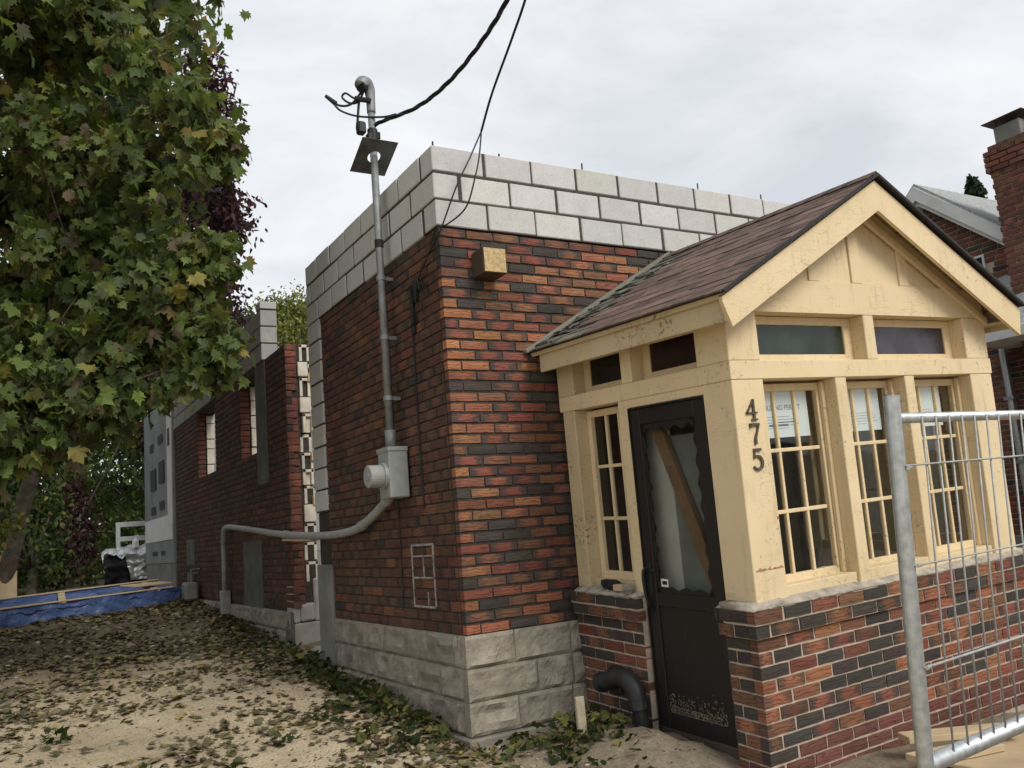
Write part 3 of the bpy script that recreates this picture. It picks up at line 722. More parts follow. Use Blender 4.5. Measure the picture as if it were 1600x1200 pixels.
transom(.284, 1.210, 'x', B_ + .10, 'glass_green'); transom(1.307, 2.235, 'x', B_ + .10, 'glass_purple'); transom(.276, .867, 'y', A + .10, 'glass_red'); transom(.973, 1.511, 'y', A + .10, 'glass_dkgreen')

# gable: panel, battens, soffit, rake boards, fascia, roof
XC, ZR, SL = 1.262, 2.62, .555
def roofz(x): return ZR - SL * abs(x - XC)
gp = MB(); gp.prism([(XC - 1.035, 1.953), (XC + 1.035, 1.953), (XC, roofz(XC) - .09)], 'y', B_ + .012, B_ + .06); gp.build('gable_panel', 'cream', porch)
for x in (.812, 1.205, 1.665, 2.06):
    z1 = roofz(x + (.045 if x > XC else -.045)) - .10
    if x < 2.0: MB().box((x - .045 if x != 1.205 else x - .05, B_ - .002, 1.9535), (x + .045, B_ + .0115, z1), .003).build('batten', 'cream', porch)
sl = math.atan(SL); RY0, RY1 = -.15, 1.80
def slope_box(mb, side, d0, d1, y0, y1, n0, n1, bev=.003):
    """box lying on the roof plane: d = distance down the slope from ridge, n = height above the plane"""
    dx, dz = math.cos(sl) * side, -math.sin(sl); nx, nz = math.sin(sl) * side, math.cos(sl)
    M = Matrix(((dx, 0, nx, XC), (0, 1, 0, 0), (dz, 0, nz, ZR - .035), (0, 0, 0, 1)))
    mb.box((d0, y0, n0), (d1, y1, n1), bev, M); return mb
SLEN = (XC + .125) / math.cos(sl)
for side, nm in ((-1, 'roof_deck'), (1, 'roof_deck')):
    rd = slope_box(MB(), side, -.012, SLEN, RY0 + .03, RY1 - (.02 if side < 0 else 0), -.035, -.004, 0).build(nm, 'cream_worn', porch)
    rf = slope_box(MB(), side, .0, SLEN + .012, RY0 - .034, RY1 - .03, -.0035, .013, 0).build('tar_paper', 'black_rubber', rd)
    # shingles, course by course from the eave
    d = SLEN + .02; row = 0
    while d > .02:
        y = RY0 - .02 - random.uniform(0, .28); ex = .113
        while y < RY1 - .06:
            y1 = y + random.uniform(.27, .32); a = max(y, RY0 - .022); b = min(y1, RY1 - .03)
            if b - a > .03:
                dx, dz = math.cos(sl) * side, -math.sin(sl); nx, nz = math.sin(sl) * side, math.cos(sl)
                lift = .012 + random.uniform(0, .004); worn = (b + a) / 2 > 1.32 + random.uniform(-.15, .12) and side < 0
                tilt = random.uniform(.018, .032) + (random.uniform(.0, .10) if worn else 0)
                M = Matrix(((dx, 0, nx, XC), (0, 1, 0, 0), (dz, 0, nz, ZR - .035), (0, 0, 0, 1))) @ Matrix.Translation((d, (a + b) / 2, lift)) @ Matrix.Rotation(-tilt, 4, 'Y') @ Matrix.Rotation(random.uniform(-.012, .012) * (4 if worn else 1), 4, 'Z')
                sh = MB().box((-min(.15, d + .005), -(b - a) / 2 + .002, -.005), (.0 + random.uniform(-.005, .005), (b - a) / 2 - .002, .005), 0, M).build('shingle', 'shingle', rd)
                v = random.uniform(.65, 1.35); sh.color = ((.195 * v, .132 * v, .108 * v, 1) if not worn else (.17 * v, .165 * v, .135 * v, 1))
            y = y1
        d -= ex; row += 1
    # ridge caps
    if side < 0:
        y = RY0 - .02
        while y < RY1 - .06:
            c_ = MB(); 
            for s2 in (-1, 1): slope_box(c_, s2, -.012, .10, y, min(y + .2, RY1 - .03), .020, .027, 0)
            o = c_.build('ridge_shingle', 'shingle', rd); v = random.uniform(.8, 1.2); o.color = (.17 * v, .118 * v, .098 * v, 1); y += .145
# rake boards on the front
dn = .165 / math.cos(sl)
for side in (-1, 1):
    xe = XC + side * 1.385; zt_ = lambda x: roofz(x) - .06
    poly = [(XC, zt_(XC)), (xe, zt_(xe)), (xe - side * .035, zt_(xe) - dn * .95), (XC + 0, zt_(XC) - dn)]
    if side < 0: poly = [(XC, zt_(XC)), (XC, zt_(XC) - dn), (xe + .055, zt_(xe + .055) - dn), (xe, zt_(xe) - .028), (xe, zt_(xe))]
    MB().prism(poly, 'y', RY0, RY0 + .024).build('rake_board', 'cream', porch)
    MB().prism([(XC + side * .0, roofz(XC) - .24), (XC + side * 1.22, roofz(XC + side * 1.22) - .24), (XC + side * 1.22, roofz(XC + side * 1.22) - .195), (XC + side * .0, roofz(XC) - .195)], 'y', B_ - .03, B_ - .0025).build('soffit_mould', 'cream', porch)
# eave fascia boards and soffits
for side in (-1, 1):
    xf = XC - 1.352 if side < 0 else XC + 1.352
    MB().box((min(xf, xf + side * -.026), RY0 + .026, 1.665), (max(xf, xf + side * -.026), RY1 - .10, 1.826), .004).build('eave_fascia', 'cream_worn', porch)
    a, b = sorted((xf - side * .026, A if side < 0 else XP)); MB().box((a, RY0 + .026, 1.70), (b, RY1 - .1, 1.715)).build('soffit', 'cream_worn', porch)
# weathered flashing board against the house wall
slope_box(MB(), -1, -.01, SLEN + .04, RY1 - .075, RY1 - .005, .012, .04, .004).build('flashing_board', 'wood_raw', porch, (.22, .215, .18))
for k in range(46):
    d = random.uniform(.35, SLEN); y = random.uniform(1.42, 1.72)
    dx, dz = -math.cos(sl), -math.sin(sl); nx, nz = -math.sin(sl), math.cos(sl)
    M = Matrix(((dx, 0, nx, XC), (0, 1, 0, 0), (dz, 0, nz, ZR - .035), (0, 0, 0, 1))) @ Matrix.Translation((d, y, .026)) @ Matrix.Rotation(random.uniform(-.35, -.02), 4, 'Y') @ Matrix.Rotation(random.uniform(-.5, .5), 4, 'Z')
    o = MB().box((-.08, -.05 * random.uniform(.4, 1.4), -.003), (.0, .05 * random.uniform(.4, 1.4), .003), 0, M).build('curled_shingle', 'shingle', porch); v = random.uniform(.6, 1.5); o.color = (.18 * v, .175 * v, .14 * v, 1)

# house number 475
def stroke(mb, pts, w, y0, y1):
    P = [Vector((p[0], 0, p[1])) for p in pts]; ws = w if isinstance(w, list) else [w] * len(P)
    Lf = []; Rt = []
    for i, p in enumerate(P):
        t = (P[min(i + 1, len(P) - 1)] - P[max(i - 1, 0)]).normalized(); n = Vector((-t.z, 0, t.x)) * ws[i] / 2; Lf.append(p + n); Rt.append(p - n)
    for i in range(len(P) - 1):
        q4 = [Lf[i], Lf[i + 1], Rt[i + 1], Rt[i]]; mb.add([(v.x, y0, v.z) for v in q4] + [(v.x, y1, v.z) for v in q4], [(0, 1, 2, 3), (7, 6, 5, 4), (0, 4, 5, 1), (1, 5, 6, 2), (2, 6, 7, 3), (3, 7, 4, 0)])
def digit(name, strokes, x, z):
    mb = MB()
    for pts, w in strokes: stroke(mb, [(x + a * .95, z + .004 + b * .92) for a, b in pts], w, B_ - .012, B_ - .001 - random.uniform(0, .001))
    return mb.build(name, 'number_metal', porch)
simple('number_metal', (.11, .095, .07), .3, 60, .5, .5, .4, bump=.1)
digit('house_number', [([(.062, 0), (.062, .124)], .014), ([(.066, .124), (.004, .040)], .009), ([(0, .044), (.088, .044)], .009), ([(.040, .004), (.086, .004)], .009)], .118, 1.142)
digit('house_number', [([(.0, .120), (.076, .120)], .015), ([(.006, .123), (.006, .100)], .010), ([(.070, .122), (.052, .075), (.036, .04), (.034, .002)], [.009, .010, .015, .017])], .134, 1.008)
arc = [(.030 + .038 * math.cos(a), .042 + .040 * math.sin(a)) for a in np.linspace(math.radians(120), math.radians(-215), 16)]
digit('house_number', [([(.008, .118), (.066, .118)], .015), ([(.014, .118), (.008, .066)], .009), (arc[:13], [.008, .010, .012, .015, .015, .016, .016, .016, .015, .014, .012, .011, .009])], .134, .872)
# rust bleed and crack on the corner post
simple('rust', (.36, .20, .10), .5, 40, .9, bump=.2)
rs = MB(); x = A + .02
while x < .275:
    h_ = random.uniform(.002, .016); rs.box((x, B_ - .0012, .338), (x + .012, B_ + .001, .341 + h_)); x += .0125
rs.build('rust_stain', 'rust', porch)
MB().box((.268, B_ - .006, .60), (.278, B_ + .002, .615), .002).build('bolt_head', 'rust', porch)

# storm door
door = MB(); DX0, DX1 = A + .005, A + .045
D0, D1, DZ0, DZ1 = .262, .928, -.62, 1.306
door.box((DX0, D0, DZ0), (DX1, D0 + .085, DZ1), .004); door.box((DX0, D1 - .085, DZ0), (DX1, D1, DZ1), .004); door.box((DX0, D0 + .085, DZ1 - .10), (DX1, D1 - .085, DZ1), .004)
door.box((DX0, D0 + .085, .10), (DX1, D1 - .085, .185), .004); door.box((DX0, D0 + .085, DZ0), (DX1, D1 - .085, DZ0 + .09), .004); door.box((DX0 + .012, D0 + .085, DZ0 + .09), (DX1 - .008, D1 - .085, .10))
door = door.build('door', 'door_dark', porch)
fr_ = MB(); fr_.box((A - .004, .2515, -.64), (A + .055, .261, 1.318)); fr_.box((A - .004, .929, -.64), (A + .055, .938, 1.318)); fr_.box((A - .004, .261, 1.307), (A + .055, .929, 1.318)); fr_.build('door_frame', 'door_dark', door)
# scalloped trim round the glass
GY0, GY1, GZ0, GZ1 = D0 + .085, D1 - .085, .185, DZ1 - .10
def scallop(p0, p1, inward, n, amp=.022, w=.014):
    P0 = Vector(p0); P1 = Vector(p1); inn = Vector(inward); pts = []
    N = n * 8
    for i in range(N + 1):
        t = i / N; s_ = .5 + .5 * math.cos(2 * math.pi * n * t); pts.append(P0.lerp(P1, t) + inn * (w + amp * s_))
    mb = MB()
    for i in range(N):
        a0 = P0.lerp(P1, i / N); a1 = P0.lerp(P1, (i + 1) / N); q4 = [a0, a1, pts[i + 1], pts[i]]
        mb.add([(DX0 + .008, v.x, v.y) for v in q4] + [(DX0 + .02, v.x, v.y) for v in q4], [(0, 1, 2, 3), (7, 6, 5, 4), (0, 4, 5, 1), (1, 5, 6, 2), (2, 6, 7, 3), (3, 7, 4, 0)])
    mb.build('scalloped_trim', 'door_dark', door)
scallop((GY0, GZ0, 0), (GY0, GZ1, 0), (1, 0, 0), 8); scallop((GY1, GZ0, 0), (GY1, GZ1, 0), (-1, 0, 0), 8); scallop((GY0, GZ0, 0), (GY1, GZ0, 0), (0, 1, 0), 4, .020); scallop((GY0, GZ1, 0), (GY1, GZ1, 0), (0, -1, 0), 4, .024, .03)
MB().box((DX0 + .022, GY0 - .005, GZ0 - .005), (DX0 + .025, GY1 + .005, GZ1 + .005)).build('door_glass', 'door_glass', door)
st = MB(); st.box((DX0 + .0205, .75, .215), (DX0 + .0216, .815, .262)); st.build('sticker', 'white_plastic', door)
st = MB(); st.box((DX0 + .0195, .76, .228), (DX0 + .0203, .803, .250)); st.build('sticker_print', 'black_rubber', door)
hd = MB(); hd.tube(smooth_path([(DX0 - .002, D1 - .035, .33), (DX0 - .045, D1 - .03, .31), (DX0 - .05, D1 - .035, .20), (DX0 - .03, D1 - .04, .11), (DX0 - .002, D1 - .04, .09)]), .009, 8); hd.box((DX0 - .006, D1 - .055, .06), (DX0, D1 - .018, .36), .003); hd.tube([(DX0 - .03, D1 - .04, .315), (DX0 - .03, D1 - .13, .318)], .006, 6)
hd.build('door_handle', 'black_rubber', door, smooth=True)
# sand splashed on the kick plate
sp_ = MB()
for k in range(300):
    y = random.uniform(D0 + .09, D1 - .09); z = DZ0 + .09 + abs(random.gauss(0, .06)); l = random.uniform(.002, .012); sp_.box((DX0 + .0105, y, z), (DX0 + .0125, y + random.uniform(.002, .010), z + l))
for k in range(3): 
    z = DZ0 + .095 + k * .017; sp_.box((DX0 + .010, D0 + .11 + random.uniform(0, .05), z), (DX0 + .0122, D1 - .10, z + .003))
sp_.build('sand_splash', 'mud_dry', door)

# things seen inside the porch
o = MB().box((.150, .27, -.60), (.170, .745, 1.12), .003).build('drywall_sheet', 'drywall'); o.parent = None; o.matrix_world = PM.copy(); tag(o, 'grey board standing behind the glass of the storm door', 'board')
o = MB().box((.146, .70, -.60), (.166, .93, 1.18), .003).build('upright_board', 'drywall_pale'); o.matrix_world = PM.copy(); tag(o, 'pale upright panel behind the left edge of the door glass', 'panel')
M = Matrix.Translation((.120, .51, .56)) @ Matrix.Rotation(math.radians(-22), 4, 'X')
o = MB().box((-.02, -.045, -.72), (.02, .045, .72), .003, M).build('wooden_plank', 'wood_raw', None, (.20, .115, .062)); o.matrix_world = PM.copy(); tag(o, 'brown plank leaning diagonally behind the storm door glass', 'plank')
o = MB().box((.72, .62, -.61), (.80, .66, 1.30), .003).build('inner_door_edge', 'white_trim'); o.matrix_world = PM.copy(); tag(o, 'pale wooden strip standing inside behind the left front window', 'board')
# dark interior wall of the house behind the porch
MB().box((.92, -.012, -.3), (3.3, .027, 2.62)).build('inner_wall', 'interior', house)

# notices taped inside the three front windows
def text_mesh(txt, size):
    cu = bpy.data.curves.new('txt', 'FONT'); cu.body = txt; cu.size = size; cu.align_x = 'CENTER'; ob = bpy.data.objects.new('txt', cu); COL.objects.link(ob)
    dg = bpy.context.evaluated_depsgraph_get(); me = bpy.data.meshes.new_from_object(ob.evaluated_get(dg)); bpy.data.objects.remove(ob); return me
simple('ink', (.16, .18, .22), .2, 20, .8, bump=0); simple('paper', (.80, .81, .82), .03, 3, .7, bump=0)
def notice(x0, x1, z0, z1, label, text):
    y = B_ + .115 + .024; t = thing('permit_notice', label, 'notice', group=None); t.matrix_world = PM.copy()
    MB().box((x0, y, z0), (x1, y + .0015, z1)).build('paper', 'paper', t)
    ln = MB(); z = z1 - .17
    if text:
        me = text_mesh('BUILDING PERMIT', .042); me.materials.append(MATS['ink']); o = bpy.data.objects.new('heading', me); COL.objects.link(o); o.parent = t
        o.matrix_basis = Matrix.Translation(((x0 + x1) / 2, y - .0012, z1 - .13)) @ Matrix.Rotation(math.pi / 2, 4, 'X')
        for a, b, zz, h_ in ((.28, .62, z1 - .225, .012), (.35, .75, z1 - .205, .006)): ln.box((x0 + (x1 - x0) * a, y - .001, zz), (x0 + (x1 - x0) * b, y - .0004, zz + h_))
    while z > z0 + .04:
        a = x0 + .03; ln.box((a, y - .001, z), (a + (x1 - x0 - .06) * random.uniform(.55, 1), y - .0004, z + .0022)); z -= .017
    ln.build('small_print', 'ink', t)
notice(.31, .775, 1.045, 1.335, 'white building permit sheet in the front window beside the house number', True)
notice(1.05, 1.44, 1.05, 1.33, 'blank looking white sheet in the middle front window', False)
notice(1.72, 2.08, 1.05, 1.33, 'white sheet in the right front window behind the fence mesh', False)
o = MB().box((1.452, B_ + .09, .99), (1.50, B_ + .10, 1.27), .002).build('grey_card', 'dull_metal'); o.matrix_world = PM.copy(); tag(o, 'small grey card in the corner of the middle front window', 'card')

# things lying on the side sill
def lump(name, c, size, seed, mat, label, cat, color=None, M=None):
    r = np.random.default_rng(seed); import bmesh
    bm = bmesh.new(); bmesh.ops.create_icosphere(bm, subdivisions=2, radius=1)
    for v in bm.verts:
        k = 1 + r.normal(0, .13); v.co = Vector((v.co.x * size[0] * k, v.co.y * size[1] * k, v.co.z * size[2] * k))
    me = bpy.data.meshes.new(name); bm.to_mesh(me); bm.free(); me.materials.append(MATS[mat]); ob = bpy.data.objects.new(name, me); COL.objects.link(ob)
    ob.matrix_world = (M or Matrix()) @ Matrix.Translation(c)
    if color: ob.color = color
    return tag(ob, label, cat) if label else ob
lump('glove', (.03, 1.28, .205), (.04, .10, .035), 3, 'dark_cloth', 'crumpled black glove on the brick ledge left of the door', 'glove', M=PM)
o = MB().box((-.015, 1.09, .176), (.035, 1.20, .215), .004).build('wood_offcut', 'plywood'); o.matrix_world = PM.copy(); tag(o, 'short pale wood offcut on the ledge between glove and stone', 'wood')
lump('ledge_stone', (-.005, 1.05, .195), (.035, .045, .032), 8, 'stone', 'rough grey stone on the ledge next to the storm door', 'stone', (.30, .28, .24, 1), PM)

# black drain elbow sticking out of the porch base
dp = thing('drain_pipe', 'black drain pipe elbow coming out of the porch brick base', 'pipe'); dp.matrix_world = PM.copy()
pp = [(.10, 1.16, -.36), (-.03, 1.16, -.355), (-.075, 1.13, -.35), (-.09, 1.05, -.335), (-.09, .985, -.375), (-.09, .96, -.45), (-.09, .95, -.56)]
MB().tube(smooth_path([(-.085, 1.33, -.40), (-.088, 1.24, -.372), (-.09, 1.12, -.335), (-.09, 1.03, -.345), (-.09, .972, -.40), (-.09, .952, -.47)]), .057, 14).build('elbow', 'pipe_black', dp, smooth=True)
MB().tube([(-.09, .955, -.45), (-.09, .945, -.50)], .068, 14).build('collar', 'pipe_black', dp); MB().tube([(-.09, .945, -.49), (-.09, .925, -.80)], .047, 14).build('downpipe', 'pipe_black', dp); MB().tube([(-.085, 1.335, -.402), (-.0855, 1.29, -.388)], .063, 14).build('collar', 'pipe_black', dp)
MB().box((-.04, 1.20, -.47), (.02, 1.30, -.30), .01).build('wall_bracket', 'pipe_black', dp)

# ------------------------------------------------------------------ service mast, meter, conduit
mast = thing('service_mast', 'grey electrical service mast rising past the block corner', 'mast', (-.085, .83, 1.96))
def lm(mb, name, mat, par, smooth=False): # world-coordinate builder under a located empty
    loc = par.location; mb.v = [tuple(Vector(p) - loc) for p in mb.v]; return mb.build(name, mat, par, smooth=smooth)
lm(MB().tube([(-.085, .83, 1.97), (-.085, .83, 4.70)], .029, 14), 'pipe', 'dull_metal', mast, True)
lm(MB().tube([(-.085, .83, 1.96), (-.085, .83, 2.10)], .040, 14), 'coupling', 'dull_metal', mast, True)
for z in (2.32, 2.78, 3.24): lm(MB().tube([(-.085, .83, z), (-.085, .83, z + .035)], .036, 14).box((-.085, .822, z + .004), (.012, .838, z + .03)), 'pipe_strap', 'dull_metal', mast)
lm(MB().tube([(-.085, .83, 3.50), (-.085, .83, 3.56)], .034, 14), 'coupling', 'black_rubber', mast)
hdp = smooth_path([(-.085, .83, 4.60), (-.085, .83, 4.72), (-.092, .826, 4.79), (-.120, .815, 4.83), (-.155, .80, 4.825), (-.178, .79, 4.79)], 5)
lm(MB().tube(hdp, [.034, .036, .044, .052, .054, .050], 14), 'weatherhead', 'dull_metal', mast, True)
lm(MB().tube([(-.150, .80, 4.80), (-.182, .788, 4.782)], [.046, .046], 12), 'hood_dark_disc', 'black_rubber', mast)  # black disc stands in for the shaded inside of the hood
lm(MB().box((-.135, .79, 4.36), (-.10, .86, 4.42), .006).box((-.075, .80, 4.38), (-.03, .86, 4.44), .006).tube([(-.085, .83, 4.33), (-.085, .83, 4.46)], .040, 12), 'cable_clamp', 'black_rubber', mast)
lm(MB().box((-.20, .82, 4.42), (-.135, .89, 4.52), .012), 'insulator', 'black_rubber', mast)
for pts, r in (([(-.14, .80, 4.79), (-.17, .86, 4.70), (-.23, .90, 4.69), (-.286, .915, 4.735), (-.262, .895, 4.765), (-.20, .87, 4.72), (-.12, .80, 4.68)], .009), ([(-.15, .80, 4.78), (-.22, .88, 4.68), (-.30, .93, 4.67), (-.36, .955, 4.72)], .009), ([(-.35, .95, 4.70), (-.30, .93, 4.63), (-.18, .87, 4.575), (-.03, .74, 4.535), (.02, .60, 4.50)], .009), ([(-.17, .86, 4.70), (-.18, .885, 4.55), (-.186, .89, 4.47), (-.165, .86, 4.45)], .010)):
    lm(MB().tube(smooth_path(pts), r, 6), 'drip_loop', 'black_rubber', mast)
lm(MB().tube([(-.33, .945, 4.69), (-.40, .972, 4.755)], [.022, .014], 8), 'splice_boot', 'black_rubber', mast); lm(MB().tube([(-.10, .79, 4.68), (-.20, .86, 4.715)], [.020, .022], 8), 'splice_boot', 'black_rubber', mast)

pl = MB(); a2 = Vector((0, .90, -.44)).normalized(); n2_ = Vector((1, 0, 0)).cross(a2).normalized(); cpl = Vector((-.085, .83, 4.235)); ring = []; sq = []
for i in range(24):
    a = 2 * math.pi * i / 24; c_, s_ = math.cos(a), math.sin(a); k = 1 / max(abs(c_), abs(s_)); ring.append((c_ * .05, s_ * .056)); sq.append((c_ * k * .145, s_ * k * .17))
vs = []
for off in (-.0015, .0015):
    for g in (ring, sq):
        for p, q_ in g: vs.append(Vector((p, 0, 0)) + a2 * q_ + n2_ * off)
fs = []
for i in range(24):
    j = (i + 1) % 24; fs += [(i, j, 24 + j, 24 + i), (48 + i, 72 + i, 72 + j, 48 + j), (24 + i, 24 + j, 72 + j, 72 + i), (i, 48 + i, 48 + j, j)]
o = MB().add(vs, fs).build('flashing_plate', 'rusty_plate'); o.location = cpl; tag(o, 'dark square metal flashing plate hanging round the service mast', 'plate')

meter = thing('electric_meter', 'grey electric meter box with round meter under the service mast', 'meter', (-.07, .83, 1.6))
lm(MB().box((-.15, .725, 1.60), (.0, .935, 1.955), .008), 'meter_box', 'meter_grey', meter); lm(MB().box((-.156, .717, 1.935), (.0, .943, 1.968), .004), 'box_lid', 'meter_grey', meter)
lm(MB().tube([(-.15, .83, 1.765), (-.175, .83, 1.765)], .098, 24), 'socket_ring', 'meter_grey', meter); lm(MB().tube([(-.17, .83, 1.765), (-.275, .83, 1.765), (-.28, .83, 1.765)], [.083, .082, .075], 24), 'meter_cover', 'pvc_grey', meter)
lm(MB().tube([(-.28, .83, 1.765), (-.284, .83, 1.765)], .03, 12), 'meter_dial', 'meter_grey', meter)
cond = thing('conduit', 'grey plastic conduit sagging from the meter along the side wall', 'conduit', (-.06, 1.0, 1.6))
cp = smooth_path([(-.06, .90, 1.64), (-.06, 1.02, 1.60), (-.06, 1.25, 1.52), (-.06, 1.6, 1.43), (-.06, 1.95, 1.395), (-.06, 2.6, 1.39), (-.06, 3.8, 1.44), (-.06, 5.0, 1.53), (-.06, 6.1, 1.61), (-.06, 6.42, 1.62)], 6)
lm(MB().tube(cp, .034, 10), 'sagging_pipe', 'pvc_grey', cond, True); lm(MB().tube(smooth_path([(-.06, 6.38, 1.618), (-.06, 6.52, 1.60), (-.06, 6.585, 1.53), (-.06, 6.60, 1.42)]), .040, 10), 'elbow', 'pvc_grey', cond, True)
lm(MB().tube([(-.06, 6.60, 1.44), (-.06, 6.63, .80)], .033, 10), 'riser', 'pvc_grey', cond, True); lm(MB().box((-.11, 6.56, .50), (.0, 6.70, .83), .008), 'junction_box', 'pvc_grey', cond)
for p, q_ in (((-.06, 1.05, 1.59), (-.06, .99, 1.61)), ((-.06, 3.70, 1.436), (-.06, 3.83, 1.442)), ((-.06, 1.62, 1.427), (-.06, 1.54, 1.443))): lm(MB().tube([p, q_], .041, 10), 'coupling', 'pvc_grey', cond)
M = Matrix.Translation((.0, 3.40, 1.375)) @ Matrix.Rotation(.03, 4, 'X')
tag(MB().box((-.07, -.46, -.012), (.02, .46, .012), .003, M).build('wood_strip', 'plywood'), 'pale wood strip bridging the wall gap under the conduit', 'wood')

# overhead cables
def cable(name, pts, r, label, strands=1):
    P = smooth_path(pts, 10)
    mb = MB()
    if strands == 1: mb.tube(P, r, 6)
    else:
        for s_ in range(strands):
            Q = []
            for i, p in enumerate(P):
                t = (P[min(i + 1, len(P) - 1)] - P[max(0, i - 1)]).normalized(); u = t.cross(Vector((0, 0, 1))).normalized(); v = t.cross(u); a = i * .55 + s_ * 2 * math.pi / strands; Q.append(p + (u * math.cos(a) + v * math.sin(a)) * r * 1.05)
            mb.tube(Q, r, 6)
    return tag(mb.build(name, 'black_rubber'), label, 'cable')
cable('service_cable', [(-.10, .82, 4.455), (-.05, .775, 4.50), (.088, .383, 4.463), (.161, -.017, 4.475), (.167, -.499, 4.51), (.12, -.94, 4.54), (0, -1.6, 4.60), (-.4, -3.2, 4.85), (-1.4, -7, 5.6), (-3.2, -13.5, 7.4)], .0085, 'thick twisted black service cable running from the mast up over the street', 3)
cable('telephone_cable', [(.323, -.154, 4.071), (.30, -.38, 4.24), (.25, -.766, 4.417), (.14, -1.178, 4.50), (-.1, -2.0, 4.72), (-1.0, -5.5, 5.6), (-2.4, -12, 7.3)], .0085, 'thin black telephone cable dropping from the sky towards the brick corner')
cable('telephone_cable', [(.323, -.154, 4.071), (.19, -.19, 3.83), (.067, -.20, 3.607), (-.005, -.06, 3.34), (-.012, .137, 3.23), (-.012, .342, 3.10), (-.012, .40, 2.96)], .0055, 'telephone wire branch running straight down past the corner to the side wall')
cable('telephone_cable', [(.323, -.154, 4.071), (.225, -.27, 3.83), (.165, -.30, 3.66), (.117, -.222, 3.46), (.03, -.09, 3.375), (-.012, -.02, 3.37), (-.012, .10, 3.28)], .0055, 'telephone wire branch with a loose loop in front of the white blocks')
oj = MB(); rj = random.Random(4)
for k in range(5):
    P = [(.0, .38 + rj.uniform(-.07, .07), 3.12)]
    for i in range(6): P.append((rj.uniform(-.02, .01), P[-1][1] + rj.uniform(-.07, .07), P[-1][2] - rj.uniform(-.02, .1)))
    oj.tube(smooth_path(P, 4), .004, 5)
oj.box((-.015, .385, 2.98), (.012, .43, 3.10), .004); oj.box((-.012, .47, 2.75), (.012, .50, 3.09), .003)
tag(oj.build('wire_tangle', 'black_rubber'), 'tangle of cut wires on the dark side wall near the top corner', 'wires')
cable('wall_wire', [(.006, .50, 3.06), (.004, .52, 2.4), (.006, .515, 1.5)], .006, 'black wire running straight down the side wall right of the mast')
cable('wall_wire', [(.006, .98, 3.36), (.004, .97, 2.5), (.006, .975, 1.2), (.004, .985, .8)], .004, 'thin dark wire on the side wall left of the mast')

# stub of a beam sticking out of the front wall
bs_ = thing('beam_stub', 'square wooden beam end sticking out of the front brick wall', 'beam', (.352, -.07, 3.13))
lm(MB().box((.262, -.148, 3.045), (.442, .03, 3.225), .003), 'stub_sides', 'wood_raw', bs_); bs_.children[0].color = (.085, .06, .04, 1)
lm(MB().box((.268, -.152, 3.051), (.436, -.1485, 3.219), .001), 'cut_face', 'osb', bs_)

# ------------------------------------------------------------------ temporary fence
fence = thing('temporary_fence', 'galvanised wire mesh construction fence panel in front of the porch', 'fence')
fw_ = np.radians([4.414, -1.025, 4.259]); ft = np.linalg.norm(fw_); FM = Matrix.Rotation(ft, 4, Vector(fw_ / ft)); FM.translation = Vector((.449, -2.955, 1.62)); fence.matrix_world = FM
MB().tube([(0, 0, -1.80), (0, 0, .085)], .031, 18).build('post', 'galvanised', fence, smooth=False); MB().tube([(0, 0, .084), (0, 0, .089)], .032, 18).build('post_cap', 'galvanised', fence)
MB().tube([(.02, 0, 0), (3.0, 0, 0)], .021, 14).build('top_rail', 'galvanised', fence, smooth=True); MB().tube([(.02, 0, -1.313), (3.0, 0, -1.313)], .034, 14).build('bottom_rail', 'galvanised', fence, smooth=True)
MB().tube([(3.0, 0, -1.80), (3.0, 0, .085)], .031, 18).build('post', 'galvanised', fence)
wmesh = MB().tube([(0, 0, 0), (0, 0, -1.335)], .0042, 6).mesh('wire', 'wire_grey', True)
for i in range(28):
    o = bpy.data.objects.new('wire', wmesh); COL.objects.link(o); o.parent = fence; o.location = (.162 + .1 * i, -.024, .006); o.rotation_euler = (0, random.uniform(-.004, .004), 0)
for z in (-.185, -.567, -.948): MB().tube([(.0, -.0325, z), (2.98, -.0325, z + random.uniform(-.004, .004))], .0042 if z > -.9 else .006, 6).build('wire', 'wire_grey', fence, smooth=True)
for z in (-.195, -.567, -.948): MB().tube([(.005, -.04, z), (.045, -.03, z)], .008, 6).build('weld', 'galvanised', fence)
MB().box((-.3, -.2, -1.86), (.3, .2, -1.78), .02, None).build('foot_block', 'concrete', fence)

# boards lying in front of the porch
def board(name, c, size, rz, mat, label, color=None, rx=0):
    M = Matrix.Translation(c) @ Matrix.Rotation(rz, 4, 'Z') @ Matrix.Rotation(rx, 4, 'X'); o = MB().box([-v / 2 for v in size], [v / 2 for v in size], .003).build(name, mat); o.matrix_world = M
    if color: o.color = color
    return tag(o, label, 'board')
board('plywood_board', (2.9, -2.28, -.035), (2.6, .72, .02), .06, 'plywood', 'tan plywood sheet on the ground behind the fence bottom rail')
board('wood_plank', (1.95, -1.98, .03), (.62, .14, .035), -.5, 'plywood', 'short raw plank end beside the fence post near the brick base')
board('wood_plank', (1.72, -2.10, -.005), (.5, .16, .035), -.2, 'plywood', 'lower raw plank end under the other beside the fence post')
o = MB().box((-.030, -.012, -.35), (.030, .012, .30), .003).build('wooden_stake', 'wood_raw', None, (.42, .36, .26)); o.matrix_world = Matrix.Translation((.425, -.60, .06)) @ Matrix.Rotation(.05, 4, 'Y') @ Matrix.Rotation(-.10, 4, 'X'); o.location.z -= .06
tag(o, 'pale wooden stake standing in weeds at the foundation corner with the porch', 'stake')
lump('white_bag', (3.75, -1.2, .72), (.16, .16, .12), 12, 'white_plastic', 'white crumpled bag beyond the right end of the porch', 'bag')
board('ledge_shelf', (3.75, -1.2, .3), (.8, .8, .62), 0, 'concrete', 'low concrete ledge beyond the right end of the porch')

